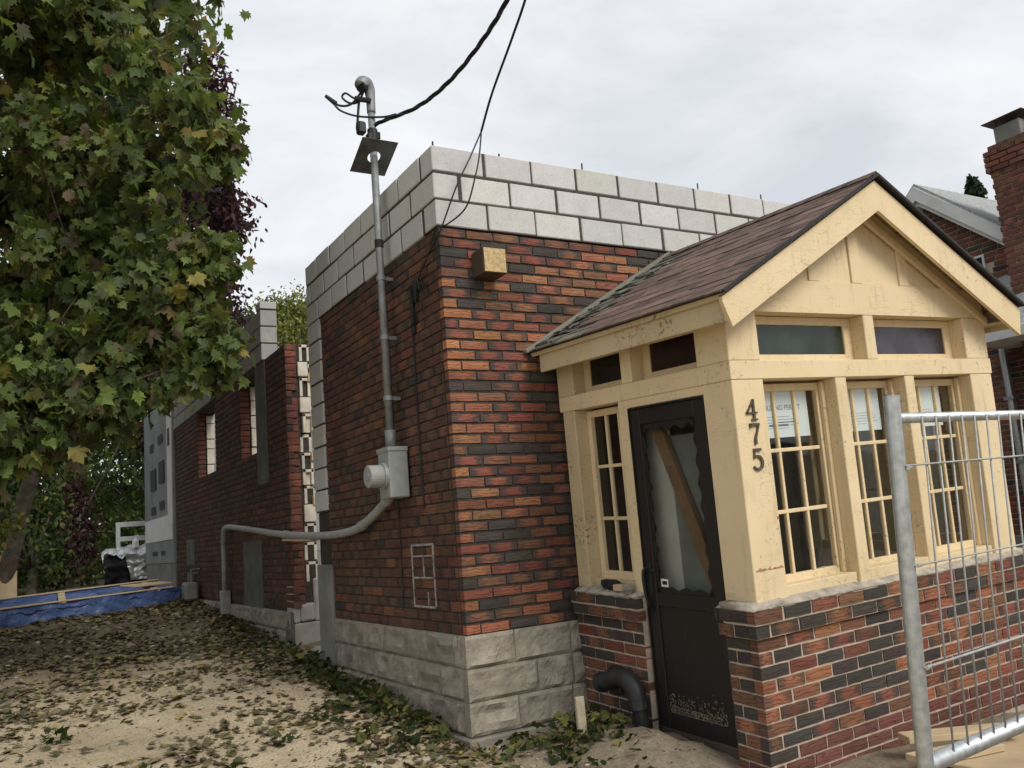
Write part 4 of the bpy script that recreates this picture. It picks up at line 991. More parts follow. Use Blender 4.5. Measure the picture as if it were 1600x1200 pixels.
# ------------------------------------------------------------------ yard at the back left
tf = thing('tarp_frame', 'long low timber frame covered with a wrinkled blue tarp', 'frame', (0, 0, 0))
def tarp_grid(P00, P10, P11, P01, nu, nv, amp, seed, name, mat, parent, th_=.004):
    r = np.random.default_rng(seed); P00, P10, P11, P01 = map(np.array, (P00, P10, P11, P01)); U, V = np.meshgrid(np.linspace(0, 1, nu), np.linspace(0, 1, nv), indexing='ij')
    S = (P00[None, None] * ((1 - U) * (1 - V))[..., None] + P10 * (U * (1 - V))[..., None] + P11 * (U * V)[..., None] + P01 * ((1 - U) * V)[..., None])
    n = np.cross(P10 - P00, P01 - P00); n = n / np.linalg.norm(n); L1 = np.linalg.norm(P10 - P00); L2 = np.linalg.norm(P01 - P00)
    h = (vnoise(U * L1, V * L2, 3., seed) - .5) + .6 * (vnoise(U * L1 + V, V * L2 - U, 7., seed + 1) - .5) + .4 * (vnoise(U * L1, V * L2, 15, seed + 2) - .5)
    S = S + n * (h * amp)[..., None]; idx = np.arange(nu * nv).reshape(nu, nv); q = np.stack([idx[:-1, :-1], idx[1:, :-1], idx[1:, 1:], idx[:-1, 1:]], -1).reshape(-1, 4)
    top = S.reshape(-1, 3); bot = top - n * th_; k = nu * nv
    F = q.tolist() + [[k + a for a in f[::-1]] for f in q.tolist()]
    mb = MB(); mb.add(np.concatenate([top, bot]).tolist(), F); return mb.build(name, mat, parent, smooth=True)
fa, fb = Vector((-4.6, 7.25, .56)), Vector((-.10, 9.00, .64)); ba, bb = Vector((-4.6, 8.5, .63)), Vector((-.35, 10.15, .72))
up = Vector((0, 0, .235))
tarp_grid(fa - up * .6, fb - up * .6, fb + up * .95, fa + up * .95, 120, 14, .05, 21, 'tarp_side', 'blue_tarp', tf); tarp_grid(fa + up * .6, fb + up * .6, bb + up * .8, ba + up * .8, 120, 30, .09, 22, 'tarp_bed', 'blue_tarp', tf)
tarp_grid(ba + up * .2, bb + up * .2, bb + up, ba + up, 80, 8, .03, 23, 'tarp_side', 'blue_tarp', tf)
def beam(a, b, w_, h_, name, mat, parent=None, color=None):
    a = Vector(a); b = Vector(b); d = b - a; M = Matrix.Translation((a + b) / 2) @ d.to_track_quat('X', 'Z').to_matrix().to_4x4(); o = MB().box((-d.length / 2, -w_ / 2, -h_ / 2), (d.length / 2, w_ / 2, h_ / 2), .004, M).build(name, mat, parent, color); return o
beam(fa + up, fb.lerp(fa, .05) + up, .04, .02, 'rail', 'plywood', tf); beam(ba + up * 1.05, bb + up * 1.05, .04, .02, 'rail', 'plywood', tf)
for t in (.42, .62, .9): beam(fa.lerp(fb, t) + up * .9, ba.lerp(bb, t + .05) + up * .95, .09, .02, 'cross_strip', 'plywood', tf)
board('plywood_offcut', (-.62, 9.35, .93), (.62, .42, .02), .35, 'plywood', 'small plywood piece on the tarp frame near the house wall', rx=.05)
board('plywood_sheet', (-3.05, 10.6, 1.15), (1.5, .02, .92), .1, 'plywood', 'upright tan plywood sheet at the left edge behind the blue tarp', rx=-.1)
# deck railing, covered table and chair behind the addition
rl = thing('deck_railing', 'white wooden railing showing left of the rear addition', 'railing', (-.3, 15.0, .8))
def rb(lo, hi, nm): lm(MB().box(lo, hi, .004), nm, 'white_trim', rl)
rb((-.44, 15.0, .8), (-.36, 15.09, 2.10), 'post'); rb((-.36, 15.01, 2.00), (1.6, 15.07, 2.10), 'rail'); rb((-.36, 15.01, 1.70), (1.6, 15.07, 1.80), 'rail')
tb = thing('covered_table', 'table heaped with a shiny silver and black tarp by the addition', 'table', (.0, 14.4, .8))
o = tarp_grid((-.75, 14.1, 1.40), (.5, 14.1, 1.42), (.5, 15.0, 1.52), (-.75, 14.9, 1.48), 24, 20, .25, 31, 'silver_cover', 'silver_tarp', None); o.parent = tb; o.matrix_parent_inverse = Matrix.Translation(-tb.location)
o = tarp_grid((-.75, 14.08, .86), (.5, 14.08, .86), (.5, 14.1, 1.42), (-.72, 14.1, 1.42), 24, 16, .22, 32, 'black_cover', 'dark_cloth', None); o.parent = tb; o.matrix_parent_inverse = Matrix.Translation(-tb.location)
o = tarp_grid((-.28, 14.02, .92), (.05, 14.02, .92), (.35, 14.05, 1.42), (-.38, 14.05, 1.42), 14, 16, .16, 33, 'silver_cover', 'silver_tarp', None); o.parent = tb; o.matrix_parent_inverse = Matrix.Translation(-tb.location)
for x in (-.65, .4): lm(MB().box((x, 14.3, .8), (x + .05, 14.35, 1.35)), 'leg', 'dark_cloth', tb)
tag(MB().tube([(-.15, 14.35, 1.55), (-.15, 14.35, 1.68), (-.15, 14.35, 1.74), (-.15, 14.35, 1.80)], [.07, .06, .015, .012], 10).build('spray_bottle', 'white_plastic'), 'small white bottle on top of the silver covered table', 'bottle')
gm = thing('gas_meter', 'grey gas meter against the foot of the dark wing wall', 'meter', (-.1, 8.6, .62))
lm(MB().box((-.22, 8.5, .66), (-.03, 8.8, .92), .03), 'meter_body', 'parge', gm); lm(MB().tube([(-.12, 8.55, .9), (-.12, 8.55, 1.1), (.0, 8.55, 1.1)], .018, 8), 'inlet_pipe', 'parge', gm); lm(MB().tube([(-.12, 8.75, .9), (-.12, 8.75, 1.04), (.0, 8.75, 1.04)], .018, 8), 'outlet_pipe', 'parge', gm)

# ------------------------------------------------------------------ neighbour's house
nb = thing('neighbour_house', 'dark red brick neighbour house with white gable trim and tall chimney', 'house')
NX = 8.5; PY, PZ = 1.86, 5.46; NS = .88; EV = 3.45; HW = (PZ - EV) / NS
nw = MB(); nw.prism([(PY - HW, -.3), (PY + HW, -.3), (PY + HW, EV), (PY, PZ - .05), (PY - HW, EV)], 'x', NX + .018, NX + 7); nw = nw.build('wall', 'mortar_light', nb)
items = []; MN = ML
nbh = .070
for r in range(90):
    zc = -.2 + (r + .5) * nbh
    if zc > PZ: break
    hw = HW if zc < EV else (PZ - zc) / NS - .02
    y = PY - hw + (BL / 2 if r % 2 else 0) - BL
    while y < PY + hw:
        a = max(y, PY - hw); b = min(y + BL, PY + hw); y += BL
        if b - a < .04 or b > 3.2: continue
        if 1.16 < (a + b) / 2 < 1.55 and 4.0 < zc < 4.36: continue
        items.append(((NX + .03, (a + b) / 2, zc), MN, b - a - .012, nbh - .012, .05, brick_color(rand_brick('MMMMRBBD'))))
realise_bricks(items, nw, Matrix(), 60, 'brick', 'brickwork')
CX0, CX1, CY0, CY1, CZ = 8.08, 8.85, -.74, .68, 5.50
chm = MB(); chm.box((CX0 + .018, CY0 + .018, -.3), (CX1, CY1 - .018, CZ + .02)); chm = chm.build('chimney', 'mortar_light', nb)
items = []
for r in range(90):
    zc = -.2 + (r + .5) * nbh
    if zc > CZ + .03: break
    out = 0 if zc < CZ - .30 else (.03 if zc < CZ - .2 else (.0 if zc > CZ - .06 else .035)) 
    if CZ - .30 < zc < CZ - .06: out = .035
    y = CY0 - out - (BL / 2 if r % 2 else 0)
    while y < CY1 + out:
        a = max(y, CY0 - out); b = min(y + BL, CY1 + out); y += BL
        if b - a > .03: items.append(((CX0 - out + .03, (a + b) / 2, zc), MN, b - a - .012, nbh - .012, .06, brick_color(rand_brick('MMMMRBB'))))
    x = CX0 - out + .06 + (0 if r % 2 else -BL / 2)
    while x < CX1:
        a = max(x, CX0 - out + .06); b = min(x + BL, CX1); x += BL
        if b - a > .03: items.append((((a + b) / 2, CY1 + out - .03, zc), M3of((-1, 0, 0), (0, -1, 0)), b - a - .012, nbh - .012, .06, brick_color(rand_brick('MMMMRBB'))))
realise_bricks(items, chm, Matrix(), 60, 'brick', 'brickwork')
MB().box((8.14, .25, CZ), (8.46, .58, CZ + .26), .01).build('flue', 'parge', nb)
fc = MB(); fc.add([(8.05, .16, CZ + .33), (8.55, .16, CZ + .33), (8.55, .67, CZ + .33), (8.05, .67, CZ + .33), (8.3, .415, CZ + .42), (8.05, .16, CZ + .32), (8.55, .16, CZ + .32), (8.55, .67, CZ + .32), (8.05, .67, CZ + .32)], [(0, 1, 4), (1, 2, 4), (2, 3, 4), (3, 0, 4), (5, 8, 7, 6), (0, 5, 6, 1), (1, 6, 7, 2), (2, 7, 8, 3), (3, 8, 5, 0)]); fc.build('flue_cap', 'steel_rod', nb)
for y in (.28, .55): MB().box((8.16, y - .01, CZ + .2), (8.18, y + .01, CZ + .33)).build('cap_leg', 'steel_rod', nb)
MB().tube([(8.40, .02, CZ), (8.40, .02, CZ + .40)], .13, 16).build('chimney_pot', 'clay_pot', nb); 
for a in (0, 1.6, 3.2, 4.8): MB().tube([(8.4 + .08 * math.cos(a), .02 + .08 * math.sin(a), CZ + .40), (8.4 + .08 * math.cos(a), .02 + .08 * math.sin(a), CZ + .58)], .012, 6).build('cap_leg', 'galvanised', nb)
# roof and white rake trim
for sg in (-1, 1):
    poly = [(PY, PZ + .10), (PY + sg * (HW + .3), EV - .3 * NS + .10), (PY + sg * (HW + .3), EV - .3 * NS), (PY, PZ)]
    MB().prism(poly, 'x', NX - .18, NX + 7.2).build('roof', 'grey_shingle', nb)
    MB().prism([(PY, PZ + .05), (PY + sg * (HW + .3), EV - .3 * NS + .05), (PY + sg * (HW + .3), EV - .3 * NS - .14), (PY, PZ - .15)], 'x', NX - .215, NX - .181).build('rake_trim', 'white_trim', nb)
    MB().prism([(PY, PZ - .02), (PY + sg * (HW + .25), EV - .25 * NS - .02), (PY + sg * (HW + .25), EV - .25 * NS - .20), (PY, PZ - .22)], 'x', NX - .16, NX - .002).build('rake_soffit', 'white_trim', nb)
nwin = MB().box((NX - .012, 1.17, 4.02), (NX + .03, 1.54, 4.34), .004).build('window', 'white_trim', nb); MB().box((NX - .016, 1.20, 4.05), (NX - .0125, 1.51, 4.31)).build('pane', 'glass_dkgreen', nwin)
# small lean-to roof with gutter and downspout
lt = MB(); lt.add([(7.55, -3, 3.16), (7.55, 1.02, 3.16), (8.5, 1.02, 3.98), (8.5, -3, 3.98), (7.55, -3, 3.10), (7.55, 1.02, 3.10), (8.5, 1.02, 3.90), (8.5, -3, 3.90)], [(0, 1, 2, 3), (7, 6, 5, 4), (0, 4, 5, 1), (1, 5, 6, 2), (2, 6, 7, 3), (3, 7, 4, 0)]); lt = lt.build('lean_to_roof', 'grey_shingle', nb)
MB().box((7.50, -3, 3.02), (7.548, 1.04, 3.15), .006).build('gutter', 'white_trim', nb); MB().box((7.55, -3, 3.04), (8.5, 1.0, 3.075)).build('soffit', 'white_trim', nb); MB().add([(7.55, 1.022, 3.04), (8.5, 1.022, 3.04), (8.5, 1.022, 3.97), (7.55, 1.022, 3.15), (7.55, 1.04, 3.04), (8.5, 1.04, 3.04), (8.5, 1.04, 3.97), (7.55, 1.04, 3.15)], [(0, 1, 2, 3), (7, 6, 5, 4), (0, 4, 5, 1), (1, 5, 6, 2), (2, 6, 7, 3), (3, 7, 4, 0)]).build('lean_to_cheek', 'white_trim', nb)
MB().tube([(8.43, 1.10, 3.06), (8.43, 1.10, .2)], .05, 8).build('downspout', 'galvanised', nb); MB().tube(smooth_path([(8.3, 1.16, 3.6), (8.3, 1.16, 3.86), (8.36, 1.17, 3.93), (8.48, 1.17, 3.9)]), .07, 10).build('vent_pipe', 'galvanised', nb, smooth=True)
for z in (1.6, 2.4): MB().box((8.37, 1.035, z), (8.49, 1.165, z + .04)).build('downspout_strap', 'galvanised', nb)
MB().box((NX - .03, -3, -.3), (NX + .02, 3.2, .72), .01).build('foundation', 'parge', nb)

# ------------------------------------------------------------------ vegetation
MAPLE = [(0, -.02), (.12, -.02), (.32, -.12), (.33, .04), (.54, .12), (.46, .22), (.60, .44), (.37, .41), (.36, .62), (.17, .58), (0, .95)]
MAPLE = [(x, y) for x, y in MAPLE] + [(-x, y) for x, y in MAPLE[-2:0:-1]]
SIMPLE = [(0, 0), (.28, .3), (.22, .7), (0, 1), (-.22, .7), (-.28, .3)]
def leaf_template(outline, fold=.18, curl=.15):
    V = [(0, .25, 0)] + [(x, y, abs(x) * fold - curl * (y - .2) ** 2 - .35 * x * x) for x, y in outline]; n = len(outline)
    return np.array(V), np.array([(0, 1 + i, 1 + (i + 1) % n) for i in range(n)])
LT_M = leaf_template(MAPLE); LT_S = leaf_template(SIMPLE); LT_F = leaf_template(MAPLE, .45, .5)
def leaf_frames(N, up_bias=.5, droop=.8, out=None, seed=0):
    r = np.random.default_rng(seed); a = r.uniform(0, 2 * np.pi, N); n = np.stack([np.cos(a), np.sin(a), np.zeros(N)], 1) + r.normal(0, .35, (N, 3)) + np.array([0, 0, up_bias])
    if out is not None: n += out * .6
    n /= np.linalg.norm(n, axis=1)[:, None]
    t = np.stack([r.normal(0, .55, N), r.normal(0, .55, N), -np.full(N, droop) + r.normal(0, .3, N)], 1); t -= n * (t * n).sum(1)[:, None]; t /= np.linalg.norm(t, axis=1)[:, None]
    return np.stack([np.cross(t, n), t, n], 2)   # columns
def leaf_mesh(name, pos, frames, size, colors, tmpl, mat, cz=(-.4, 2.6)):
    TV, TF = tmpl; N = len(pos); k = len(TV)
    rj = np.random.default_rng(N); T = np.repeat(TV[None], N, 0)
    if N > 1:
        T = T + rj.normal(0, .035, (N, k, 3)) * np.array([1, 1, .8]); T[:, :, 2] *= rj.uniform(cz[0], cz[1], (N, 1)); T[:, :, 0] *= rj.uniform(.7, 1.12, (N, 1)); T[:, :, 2] += T[:, :, 0] * T[:, :, 1] * rj.normal(0, .35, (N, 1))
    V = np.einsum('nij,nkj->nki', frames, T) * size[:, None, None] + pos[:, None, :]
    F = (TF[None] + (np.arange(N) * k)[:, None, None]).reshape(-1, 3)
    me = bpy.data.meshes.new(name); me.vertices.add(N * k); me.vertices.foreach_set('co', V.astype(np.float32).ravel())
    nf = len(F); me.loops.add(nf * 3); me.loops.foreach_set('vertex_index', F.astype(np.int32).ravel()); me.polygons.add(nf); me.polygons.foreach_set('loop_start', np.arange(0, nf * 3, 3, dtype=np.int32)); me.update(calc_edges=True)
    a = me.attributes.new('Col', 'FLOAT_COLOR', 'POINT'); c4 = np.concatenate([colors, np.ones((N, 1))], 1); cv_ = np.repeat(c4, k, 0)
    if N > 1: cv_[:, :3] *= np.random.default_rng(N + 1).uniform(.78, 1.22, (N * k, 1))
    a.data.foreach_set('color', cv_.astype(np.float32).ravel())
    me.materials.append(MATS[mat]); return me
def palette(N, cols, wts, jit=.25, seed=0):
    r = np.random.default_rng(seed); c = np.array(cols)[r.choice(len(cols), N, p=np.array(wts) / sum(wts))]; return np.clip(c * r.uniform(1 - jit, 1 + jit, (N, 1)) * r.uniform(.92, 1.08, (N, 3)), 0, 1)
def in_blobs(blobs, dens, seed, shell=.55, flat=.8):
    """points inside ellipsoids, denser toward the shell"""
    r = np.random.default_rng(seed); P = []; O = []
    for b in blobs:
        x, y, z, R_ = b[:4]; n = int(dens * R_ ** 2) + 3; d = r.normal(0, 1, (n, 3)); d /= np.linalg.norm(d, axis=1)[:, None]; rad = R_ * (shell + (1 - shell) * r.random(n)) ** 1. * r.uniform(.75, 1.12, n)
        P.append(np.array([x, y, z]) + d * rad[:, None] * np.array([1, 1, flat])); O.append(d)
    return np.concatenate(P), np.concatenate(O)

# the maple that hangs over the yard
maple = thing('maple_tree', 'large green maple whose leafy boughs hang in from the left', 'tree', (-2.7, 10.9, .7))
lm(MB().tube(smooth_path([(-2.72, 11.0, .4), (-2.46, 10.75, 1.2), (-2.25, 10.45, 2.2), (-2.13, 10.0, 3.0), (-2.5, 9.2, 4.3), (-3.0, 8.2, 6.0), (-3.2, 7.6, 8.5)]), [.15, .13, .12, .11, .11, .11, .10], 12), 'trunk', 'bark', maple, True)
for pts, r0 in (([(-2.4, 9.4, 4.0), (-2.7, 7.0, 5.6), (-2.62, 5.0, 6.0), (-2.264, 4.233, 5.70), (-1.843, 3.688, 5.38), (-1.633, 3.285, 4.98), (-1.425, 2.95, 4.6)], .075), ([(-2.9, 8.5, 5.5), (-2.7, 6.0, 6.6), (-2.606, 4.53, 6.44), (-2.158, 4.09, 6.10), (-1.804, 3.47, 5.78), (-1.3, 2.7, 5.4)], .07), ([(-2.3, 9.8, 3.4), (-2.7, 6.6, 4.3), (-2.578, 4.364, 4.14), (-2.163, 3.8, 3.94), (-1.785, 3.178, 3.55), (-1.4, 2.5, 3.1), (-1.22, 2.1, 2.9)], .06), ([(-1.843, 3.688, 5.38), (-1.5, 2.9, 5.3), (-1.15, 2.2, 5.0), (-.95, 1.98, 4.85)], .02), ([(-1.785, 3.178, 3.55), (-1.5, 2.6, 3.7), (-1.2, 2.2, 3.85), (-1.0, 2.05, 3.9)], .018), ([(-2.163, 3.8, 3.94), (-2.2, 3.2, 3.1), (-2.1, 2.7, 2.6)], .02)):
    P = smooth_path(pts, 5); lm(MB().tube(P, [r0 * (1 - .85 * i / len(P)) for i in range(len(P))], 7), 'branch', 'bark', maple, True)
BOUGHS = [(-2.28, 3.76, 6.37, .9), (-1.85, 3.1, 6.26, .55), (-1.50, 2.57, 5.62, .42), (-1.24, 2.1, 5.01, .42), (-1.08, 1.85, 4.55, .28), (-.96, 1.97, 4.68, .20), (-2.09, 3.3, 5.08, .8), (-1.53, 2.58, 4.67, .6), (-1.42, 2.33, 4.19, .30), (-1.2, 2.07, 3.73, .31), (-1.03, 2.09, 3.80, .19), (-.98, 2.05, 3.66, .12), (-1.99, 3.21, 4.02, .8), (-1.5, 2.53, 3.57, .55), (-1.26, 2.15, 3.12, .44), (-1.12, 2.03, 2.86, .33), (-1.02, 2.12, 3.02, .22), (-1.28, 2.1, 3.45, .3), (-1.7, 2.55, 3.15, .45), (-2.28, 3.21, 3.08, .75), (-1.84, 2.64, 2.81, .5), (-1.5, 2.22, 2.72, .34), (-1.75, 2.4, 2.55, .26), (-2.47, 2.83, 2.57, .45), (-2.07, 2.62, 2.40, .32), (-2.62, 3.1, 2.25, .34), (-2.3, 2.9, 2.28, .22), (-2.35, 5.18, 5.34, 1.1), (-1.56, 4.24, 4.73, .8), (-2.24, 4.75, 4.14, .9)]
OUTER_SHADE = [(-3.6, 2.6, 6.2, 1.3), (-6.0, 1.2, 4.4, 1.6), (-6.5, 5.5, 4.2, 1.9), (-5.4, 8.5, 4.5, 2.), (-4.2, 6.2, 4.4, 1.4), (-7.5, 3.0, 6.5, 2.2), (-7.2, 8.5, 5.5, 2.4), (-4.0, 9.5, 5.2, 1.5), (-1.2, 6.2, 8.6, 1.5), (-4.2, 4.2, 5.2, 1.6), (-4.4, 7.0, 6.5, 2.2), (-2.6, 6.5, 8.0, 1.8), (-3.6, 3.0, 7.6, 1.6), (-5.5, 5.0, 7.5, 2.), (-4.6, 9.5, 7.5, 2.3), (-2.4, 9.0, 9.0, 2.), (-5.2, 2.2, 5.5, 1.4), (-4.8, 1.6, 4.0, 1.0), (-6.2, 7.5, 6., 2.2), (-4.3, 3.0, 3.4, 1.0), (-6.2, 3.5, 3.8, 1.5), (-1.8, 4.8, 8.2, 1.4)]  # unseen boughs beyond the frame, added to shade the side wall
PC, OC = in_blobs(BOUGHS, 165, 11, .15)   # leaf sprays at twig ends, about eight leaves each
rk = np.random.default_rng(17); P1 = np.repeat(PC, 8, 0) + rk.normal(0, 1, (len(PC) * 8, 3)) * np.array([.07, .07, .06]); O1 = np.repeat(OC, 8, 0); P2, O2 = in_blobs(OUTER_SHADE, 330, 12, .5)
PP = np.concatenate([P1, P2]); OO = np.concatenate([O1, O2]); N = len(PP)
SZ = rng.uniform(.085, .16, N); SZ[len(P1):] *= 1.5
CC = palette(N, [(.125, .165, .052), (.098, .135, .047), (.165, .195, .056), (.095, .118, .060), (.25, .24, .07), (.14, .108, .075), (.26, .18, .07)], [34, 28, 12, 14, 4, 5, 1], .3, 5)
FRM = leaf_frames(N, .45, .8, OO, 13)
dist = np.array([to_px(p)[2] for p in PP]); uvp = np.array([to_px(p)[:2] for p in PP])
vis = (uvp[:, 0] > -10) & (uvp[:, 1] > -10) & (uvp[:, 0] < 500) & (uvp[:, 1] < 760) & (dist > 2) & (np.arange(N) < len(P1))
big = np.argsort(np.where(vis, -SZ / dist, 0))[:290]; single = np.zeros(N, bool); single[big] = True
TV, TF = LT_M; LV = []
for q in range(9):
    rv = np.random.default_rng(500 + q); t_ = TV + rv.normal(0, .035, TV.shape); t_[:, 2] *= rv.uniform(.3, 2.6); t_[:, 0] *= rv.uniform(.75, 1.1); t_[:, 2] += t_[:, 0] * t_[:, 1] * rv.normal(0, .35)
    LV.append(leaf_mesh('leaf', np.zeros((1, 3)), np.eye(3)[None], np.ones(1), np.ones((1, 3)), (t_, TF), 'leaf'))
for k in big:
    o = bpy.data.objects.new('leaf', LV[int(k) % 9]); COL.objects.link(o); o.parent = maple; M = Matrix(FRM[k].tolist()).to_4x4() @ Matrix.Scale(float(SZ[k]), 4); M.translation = Vector(PP[k]) - maple.location; o.matrix_basis = M; o.color = tuple(float(v) for v in CC[k]) + (1,)
rest = ~single
cm = leaf_mesh('crown', PP[rest] - np.array(maple.location), FRM[rest], SZ[rest], CC[rest], LT_M, 'leaf'); o = bpy.data.objects.new('crown', cm); COL.objects.link(o); o.parent = maple; o['kind'] = 'stuff'
# bare twigs poking past the leaves
tw = MB(); rt = random.Random(9)
for b in BOUGHS:
    for k in range(4):
        c_ = Vector(b[:3]); d = Vector((rt.uniform(-.3, 1), rt.uniform(-.8, .4), rt.uniform(-.5, .8))).normalized(); p0 = c_ - d * b[3] * .5; p1 = c_ + d * b[3] * rt.uniform(.8, 1.25); mid = (p0 + p1) / 2 + Vector((rt.uniform(-.05, .05), rt.uniform(-.05, .05), rt.uniform(0, .08))); tw.tube(smooth_path([p0, mid, p1], 4), [.008, .0075, .007, .006, .006, .005, .004, .003, .002], 5)
lm(tw, 'twigs', 'bark', maple)

def tree(name, label, loc, h0, blobs, cols, wts, lsize, dens, seed, trunk_r=.15, tmpl=LT_S, group=None, cat='tree', flat=1., lim=None):
    t = thing(name, label, cat, loc, group); l = Vector(loc); top = Vector(blobs[0][:3])
    tr = MB().tube(smooth_path([l + Vector((0, 0, -.2)), l.lerp(top, .5) + Vector((.08, 0, 0)), top], 5), [trunk_r * (1 - .06 * i) for i in range(11)], 8)
    for b in blobs[1:]: tr.tube([l.lerp(top, .45), Vector(b[:3])], [trunk_r * .35, trunk_r * .1], 5)
    lm(tr, 'trunk', 'bark', t, True)
    P, O = in_blobs(blobs, dens, seed, .3, flat); n = len(P); r = np.random.default_rng(seed)
    cm = leaf_mesh('crown', P - np.array(l), leaf_frames(n, .5, .5, O, seed + 1), r.uniform(.7, 1.3, n) * lsize, palette(n, cols, wts, .35, seed), tmpl, 'leaf'); o = bpy.data.objects.new('crown', cm); COL.objects.link(o); o.parent = t; return t
GR = [(.065, .100, .030), (.045, .075, .026), (.10, .135, .04), (.18, .19, .05)]
PU = [(.055, .024, .032), (.036, .018, .024), (.085, .040, .045)]
rb_ = random.Random(3)
def crown(cx, cy, z0, z1, R_, n, sh=.45):
    out = [(cx, cy, (z0 + z1) / 2, R_ * .6)]
    for k in range(n):
        t = rb_.random(); a = rb_.uniform(0, 6.28); rr = R_ * math.sin(math.pi * (.12 + .8 * t)) * rb_.uniform(.4, .9); out.append((cx + rr * math.cos(a), cy + rr * math.sin(a), z0 + (z1 - z0) * t, R_ * rb_.uniform(.25, sh)))
    return out
tree('purple_maple', 'dark purple leaved tree rising behind the rear addition', (.7, 17.2, .8), 0, crown(.95, 17.0, 4.0, 13.6, 2.2, 34) + [(2.0, 16.3, 13.2, .75), (2.15, 16.3, 12.3, .7), (1.7, 16.4, 13.8, .7), (1.6, 16.4, 12.7, .9), (2.2, 17.1, 7.8, .9), (2.0, 17.2, 6.9, 1.0), (2.3, 16.9, 8.8, .6)], PU, [5, 4, 2], .17, 520, 41, .22)
tree('evergreen_tree', 'tall dark green tree between the purple tree and the wing wall', (3.1, 22., .8), 0, crown(3.0, 22., 3.0, 9.6, 1.9, 26), [(.035, .06, .028), (.025, .045, .02), (.06, .085, .035)], [3, 3, 1], .15, 620, 42, .2)
tree('yellow_tree', 'pale yellow green tree showing above the gap in the wall', (6.9, 26., .8), 0, crown(6.7, 26., 3.0, 10.3, 2.5, 40), [(.17, .19, .05), (.24, .24, .07), (.10, .14, .04), (.30, .28, .10)], [4, 3, 3, 1], .15, 560, 43, .14)
tree('leafy_tree', 'lower green tree seen low through the gap behind the yellow one', (5.4, 21.5, .8), 0, crown(5.4, 21.5, 1.2, 5.2, 1.6, 20), [(.10, .13, .04), (.06, .095, .03), (.17, .18, .06)], [4, 3, 2], .11, 420, 44, .12)
specs = [(-2.9, 16.5, 5.2, 1.9, 'dense dark green tree left behind the plywood sheet', GR, .14), (-1.0, 18.2, 6.4, 2.1, 'dark green tree in the middle of the back hedge', GR, .14), (.9, 18.0, 5.2, 1.6, 'green leafy tree right beside the rear addition', GR, .13), (-1.35, 16.9, 3.0, 1.1, 'purple leaved shrub in front of the back hedge', PU, .12), (-2.0, 15.6, 2.9, 1.1, 'low green shrub behind the blue tarp frame', GR, .11), (-4.2, 19.5, 8.5, 2.8, 'tall green tree beyond the hedge behind the maple trunk', GR, .17), (-.4, 24., 9., 3.0, 'far tall green tree behind the hedge', GR, .18)]
for i, (x, y, hgt, R_, lab, cols, ls) in enumerate(specs):
    tree('hedge_tree' if hgt > 3.5 else 'shrub', lab, (x, y, .75), 0, crown(x, y, 1.0, hgt, R_, 24, .5), cols, [4, 4, 2, .6][:len(cols)], ls, 360 if R_ < 1.5 else 300, 60 + i, .12, group='trees along the back of the yard', cat='tree' if hgt > 3.5 else 'shrub')
tree('yellowing_shrub', 'yellow green shrub at the left edge under the maple', (-2.95, 9.9, .7), 0, crown(-2.85, 9.7, 1.3, 2.9, .65, 14), [(.16, .17, .035), (.09, .12, .03), (.20, .15, .04)], [3, 3, 1], .10, 700, 81, .05, cat='shrub')
# spruce far right
sp_t = thing('spruce_tree', 'dark spruce top behind the roof of the neighbour house', 'tree', (26.2, 11.2, .5)); lm(MB().tube([(26.2, 11.2, .4), (26.2, 11.2, 11.9)], [.25, .03], 8), 'trunk', 'bark', sp_t)
r = np.random.default_rng(77); n = 7000; t = r.random(n) ** .7; z = 2 + t * 9.9; rad = np.minimum(1.9, (1 - t) * 6.5) * (.35 + .65 * r.random(n)) * (.75 + .4 * np.sin(z * 5)); a = r.uniform(0, 6.28, n); P = np.stack([26.2 + rad * np.cos(a), 11.2 + rad * np.sin(a), z - rad * .25], 1)
cm = leaf_mesh('crown', P - np.array((26.2, 11.2, .5)), leaf_frames(n, .3, .5, None, 78), r.uniform(.16, .30, n), palette(n, [(.018, .040, .022), (.03, .055, .03)], [1, 1], .3, 79), LT_S, 'leaf'); o = bpy.data.objects.new('crown', cm); COL.objects.link(o); o.parent = sp_t
# far tree line closing the view
n = 26000; r = np.random.default_rng(91); a = r.uniform(-1.0, 1.25, n); dd = r.uniform(44, 60, n); x = dd * np.sin(a); y = dd * np.cos(a); hgt = 3.2 + 2.2 * vnoise(a * 10, a * 0, 1.2, 92) ; z = .6 + r.random(n) ** .8 * hgt
cm = leaf_mesh('far_wood', np.stack([x, y, z], 1), leaf_frames(n, .4, .4, None, 93), r.uniform(.35, .75, n), palette(n, GR, [4, 4, 2, 1], .35, 94), LT_S, 'leaf'); o = bpy.data.objects.new('far_wood', cm); COL.objects.link(o); tag(o, 'distant mass of green trees behind the houses', 'trees', kind='stuff')

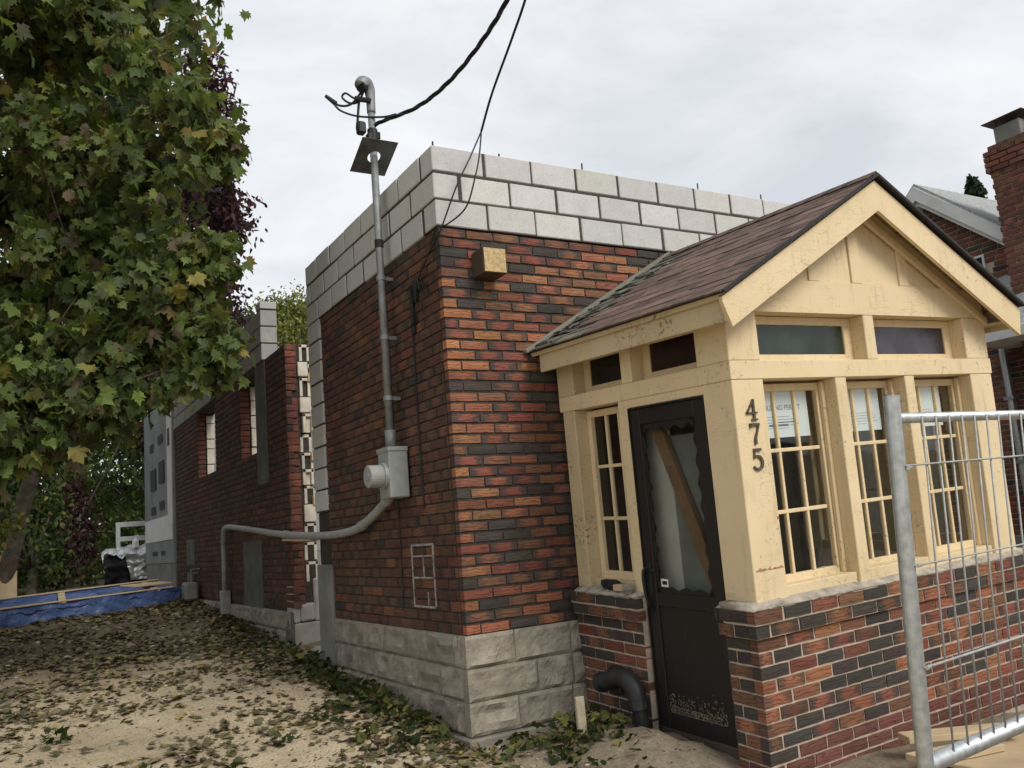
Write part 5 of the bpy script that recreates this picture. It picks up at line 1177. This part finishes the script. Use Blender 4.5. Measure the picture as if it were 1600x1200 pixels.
# ------------------------------------------------------------------ ground litter
LC = [(.105, .098, .045), (.145, .118, .062), (.08, .078, .038), (.21, .165, .09), (.23, .195, .07), (.11, .08, .052)]
r = np.random.default_rng(101); n = 60000
x = r.uniform(-5.5, .1, n); y = r.uniform(-2.0, 9.4, n)
dens = .05 + .50 * np.clip((y - 1.0) / 3.0, 0, 1) + .75 * np.exp(-((x + .12) / .32) ** 2) * (y > -.3) + .35 * (vnoise(x, y, 1.1, 5) > .62); dens *= (.05 + 1.5 * vnoise(x, y, 2.2, 6) ** 1.5) * (.4 + 1.1 * vnoise(x, y, 6.5, 7))
keep = (r.random(n) < dens) & (x < -.02); x = x[keep]; y = y[keep]; n = len(x)
nrm = np.stack([r.normal(0, .26, n), r.normal(0, .26, n), np.ones(n)], 1); nrm /= np.linalg.norm(nrm, axis=1)[:, None]; a = r.uniform(0, 6.28, n); t = np.stack([np.cos(a), np.sin(a), np.zeros(n)], 1); t -= nrm * (t * nrm).sum(1)[:, None]; t /= np.linalg.norm(t, axis=1)[:, None]
FRL = np.stack([np.cross(t, nrm), t, nrm], 2); P = np.stack([x, y, ground_z(x, y) + r.uniform(.003, .018, n)], 1)
cm = leaf_mesh('fallen_leaves', P, FRL, r.uniform(.032, .085, n), palette(n, LC, [5, 5, 4, 4, 1.5, 3], .35, 102), LT_F, 'litter', (-.5, 1.1)); o = bpy.data.objects.new('fallen_leaves', cm); COL.objects.link(o); tag(o, 'dry olive and brown maple leaves littering the sandy yard', 'leaves', kind='stuff')
# crumbs of leaf, twig and soil between them
r = np.random.default_rng(131); n = 34000; x = r.uniform(-4.5, 1.0, n); y = r.uniform(-1.9, 8.5, n); keep = ((x < -.02) | (y < -.08)) & (r.random(n) < .25 + .9 * vnoise(x, y, 1.6, 8) ** 2); x = x[keep]; y = y[keep]; n = len(x)
nrm = np.stack([r.normal(0, .3, n), r.normal(0, .3, n), np.ones(n)], 1); nrm /= np.linalg.norm(nrm, axis=1)[:, None]; a = r.uniform(0, 6.28, n); t = np.stack([np.cos(a), np.sin(a), np.zeros(n)], 1); t -= nrm * (t * nrm).sum(1)[:, None]; t /= np.linalg.norm(t, axis=1)[:, None]
cm = leaf_mesh('leaf_crumbs', np.stack([x, y, ground_z(x, y) + .003], 1), np.stack([np.cross(t, nrm), t, nrm], 2), r.uniform(.006, .026, n) * (1 + (r.random(n) < .08)), palette(n, [(.10, .08, .045), (.17, .135, .085), (.06, .05, .03), (.30, .26, .20)], [4, 3, 3, 1], .35, 132), LT_S, 'litter'); o = bpy.data.objects.new('leaf_crumbs', cm); COL.objects.link(o); tag(o, 'fine crumbs of leaf, bark and soil strewn over the sand', 'debris', kind='stuff')
# weeds at the wall foot and beside the porch
def weeds(name, label, pts, seed, cols, wts, smin=.035, smax=.085):
    r = np.random.default_rng(seed); P = []
    for (x, y, rad, n, hh) in pts:
        a = r.uniform(0, 6.28, n); q = rad * np.sqrt(r.random(n)); xx = x + q * np.cos(a); yy = y + q * np.sin(a); P.append(np.stack([xx, yy, ground_z(xx, yy) + r.random(n) * hh], 1))
    P = np.concatenate(P); n = len(P); cm = leaf_mesh(name, P, leaf_frames(n, 1.2, .25, None, seed), r.uniform(smin, smax, n), palette(n, cols, wts, .3, seed), LT_M, 'leaf'); o = bpy.data.objects.new(name, cm); COL.objects.link(o); return tag(o, label, 'weeds', kind='stuff')
WC = [(.055, .078, .024), (.036, .055, .018), (.22, .20, .06), (.085, .10, .03), (.09, .065, .035)]
weeds('weeds', 'yellow green weeds at the foundation corner beside the porch', [(.25, -.28, .2, 70, .08), (.58, -.40, .22, 120, .12), (.52, -.72, .16, 60, .08), (.28, -.70, .14, 50, .07), (.1, -.25, .2, 40, .05), (.75, -.35, .15, 40, .1), (.3, -1.0, .3, 35, .04)], 111, WC, [4, 4, 1.2, 3, 2], .03, .07)
weeds('wall_weeds', 'dark green weeds and leaves along the foot of the side wall', [(-.14, .35 + .32 * k, .17, 48, .10) for k in range(9)] + [(-.2, 3.4 + .5 * k, .25, 22, .07) for k in range(6)] + [(-.45, .4, .22, 40, .06), (-.5, 1.2, .25, 40, .06)], 112, WC, [5, 5, .7, 2, 2])
weeds('sand_weeds', 'small tufts of green leaves on the open sand', [(-1.35, .35, .10, 26, .07), (-.95, .75, .08, 14, .05), (-1.0, .05, .07, 12, .05), (-1.75, .7, .08, 14, .05), (-2.2, 1.9, .12, 24, .08)], 113, WC, [5, 3, .8, 3, 0.5], .04, .08)
# rubble chips
rc = MB(); rr = random.Random(121)
for k in range(420):
    if k < 150: x = rr.uniform(-.9, .3); y = rr.uniform(-1.1, .1)
    else: x = rr.uniform(-2.6, -.05); y = rr.uniform(-.8, 6.5)
    if x > -.03 and y > -.05: continue
    s_ = rr.uniform(.004, .016) * (1.8 if rr.random() < .1 else 1); zz = float(ground_z(x, y)); M = Matrix.Translation((x, y, zz + s_ * .2)) @ Matrix.Rotation(rr.uniform(0, 6), 4, 'Z') @ Matrix.Rotation(rr.uniform(-.4, .4), 4, 'X')
    rc.box((-s_ * rr.uniform(.8, 1.6), -s_, -s_ * .5), (s_ * rr.uniform(.6, 1.4), s_, s_ * rr.uniform(.3, .7)), s_ * .3, M)
tag(rc.build('rubble_chips', 'cap_mortar'), 'scattered pale mortar and stone chips on the ground', 'rubble', kind='stuff')
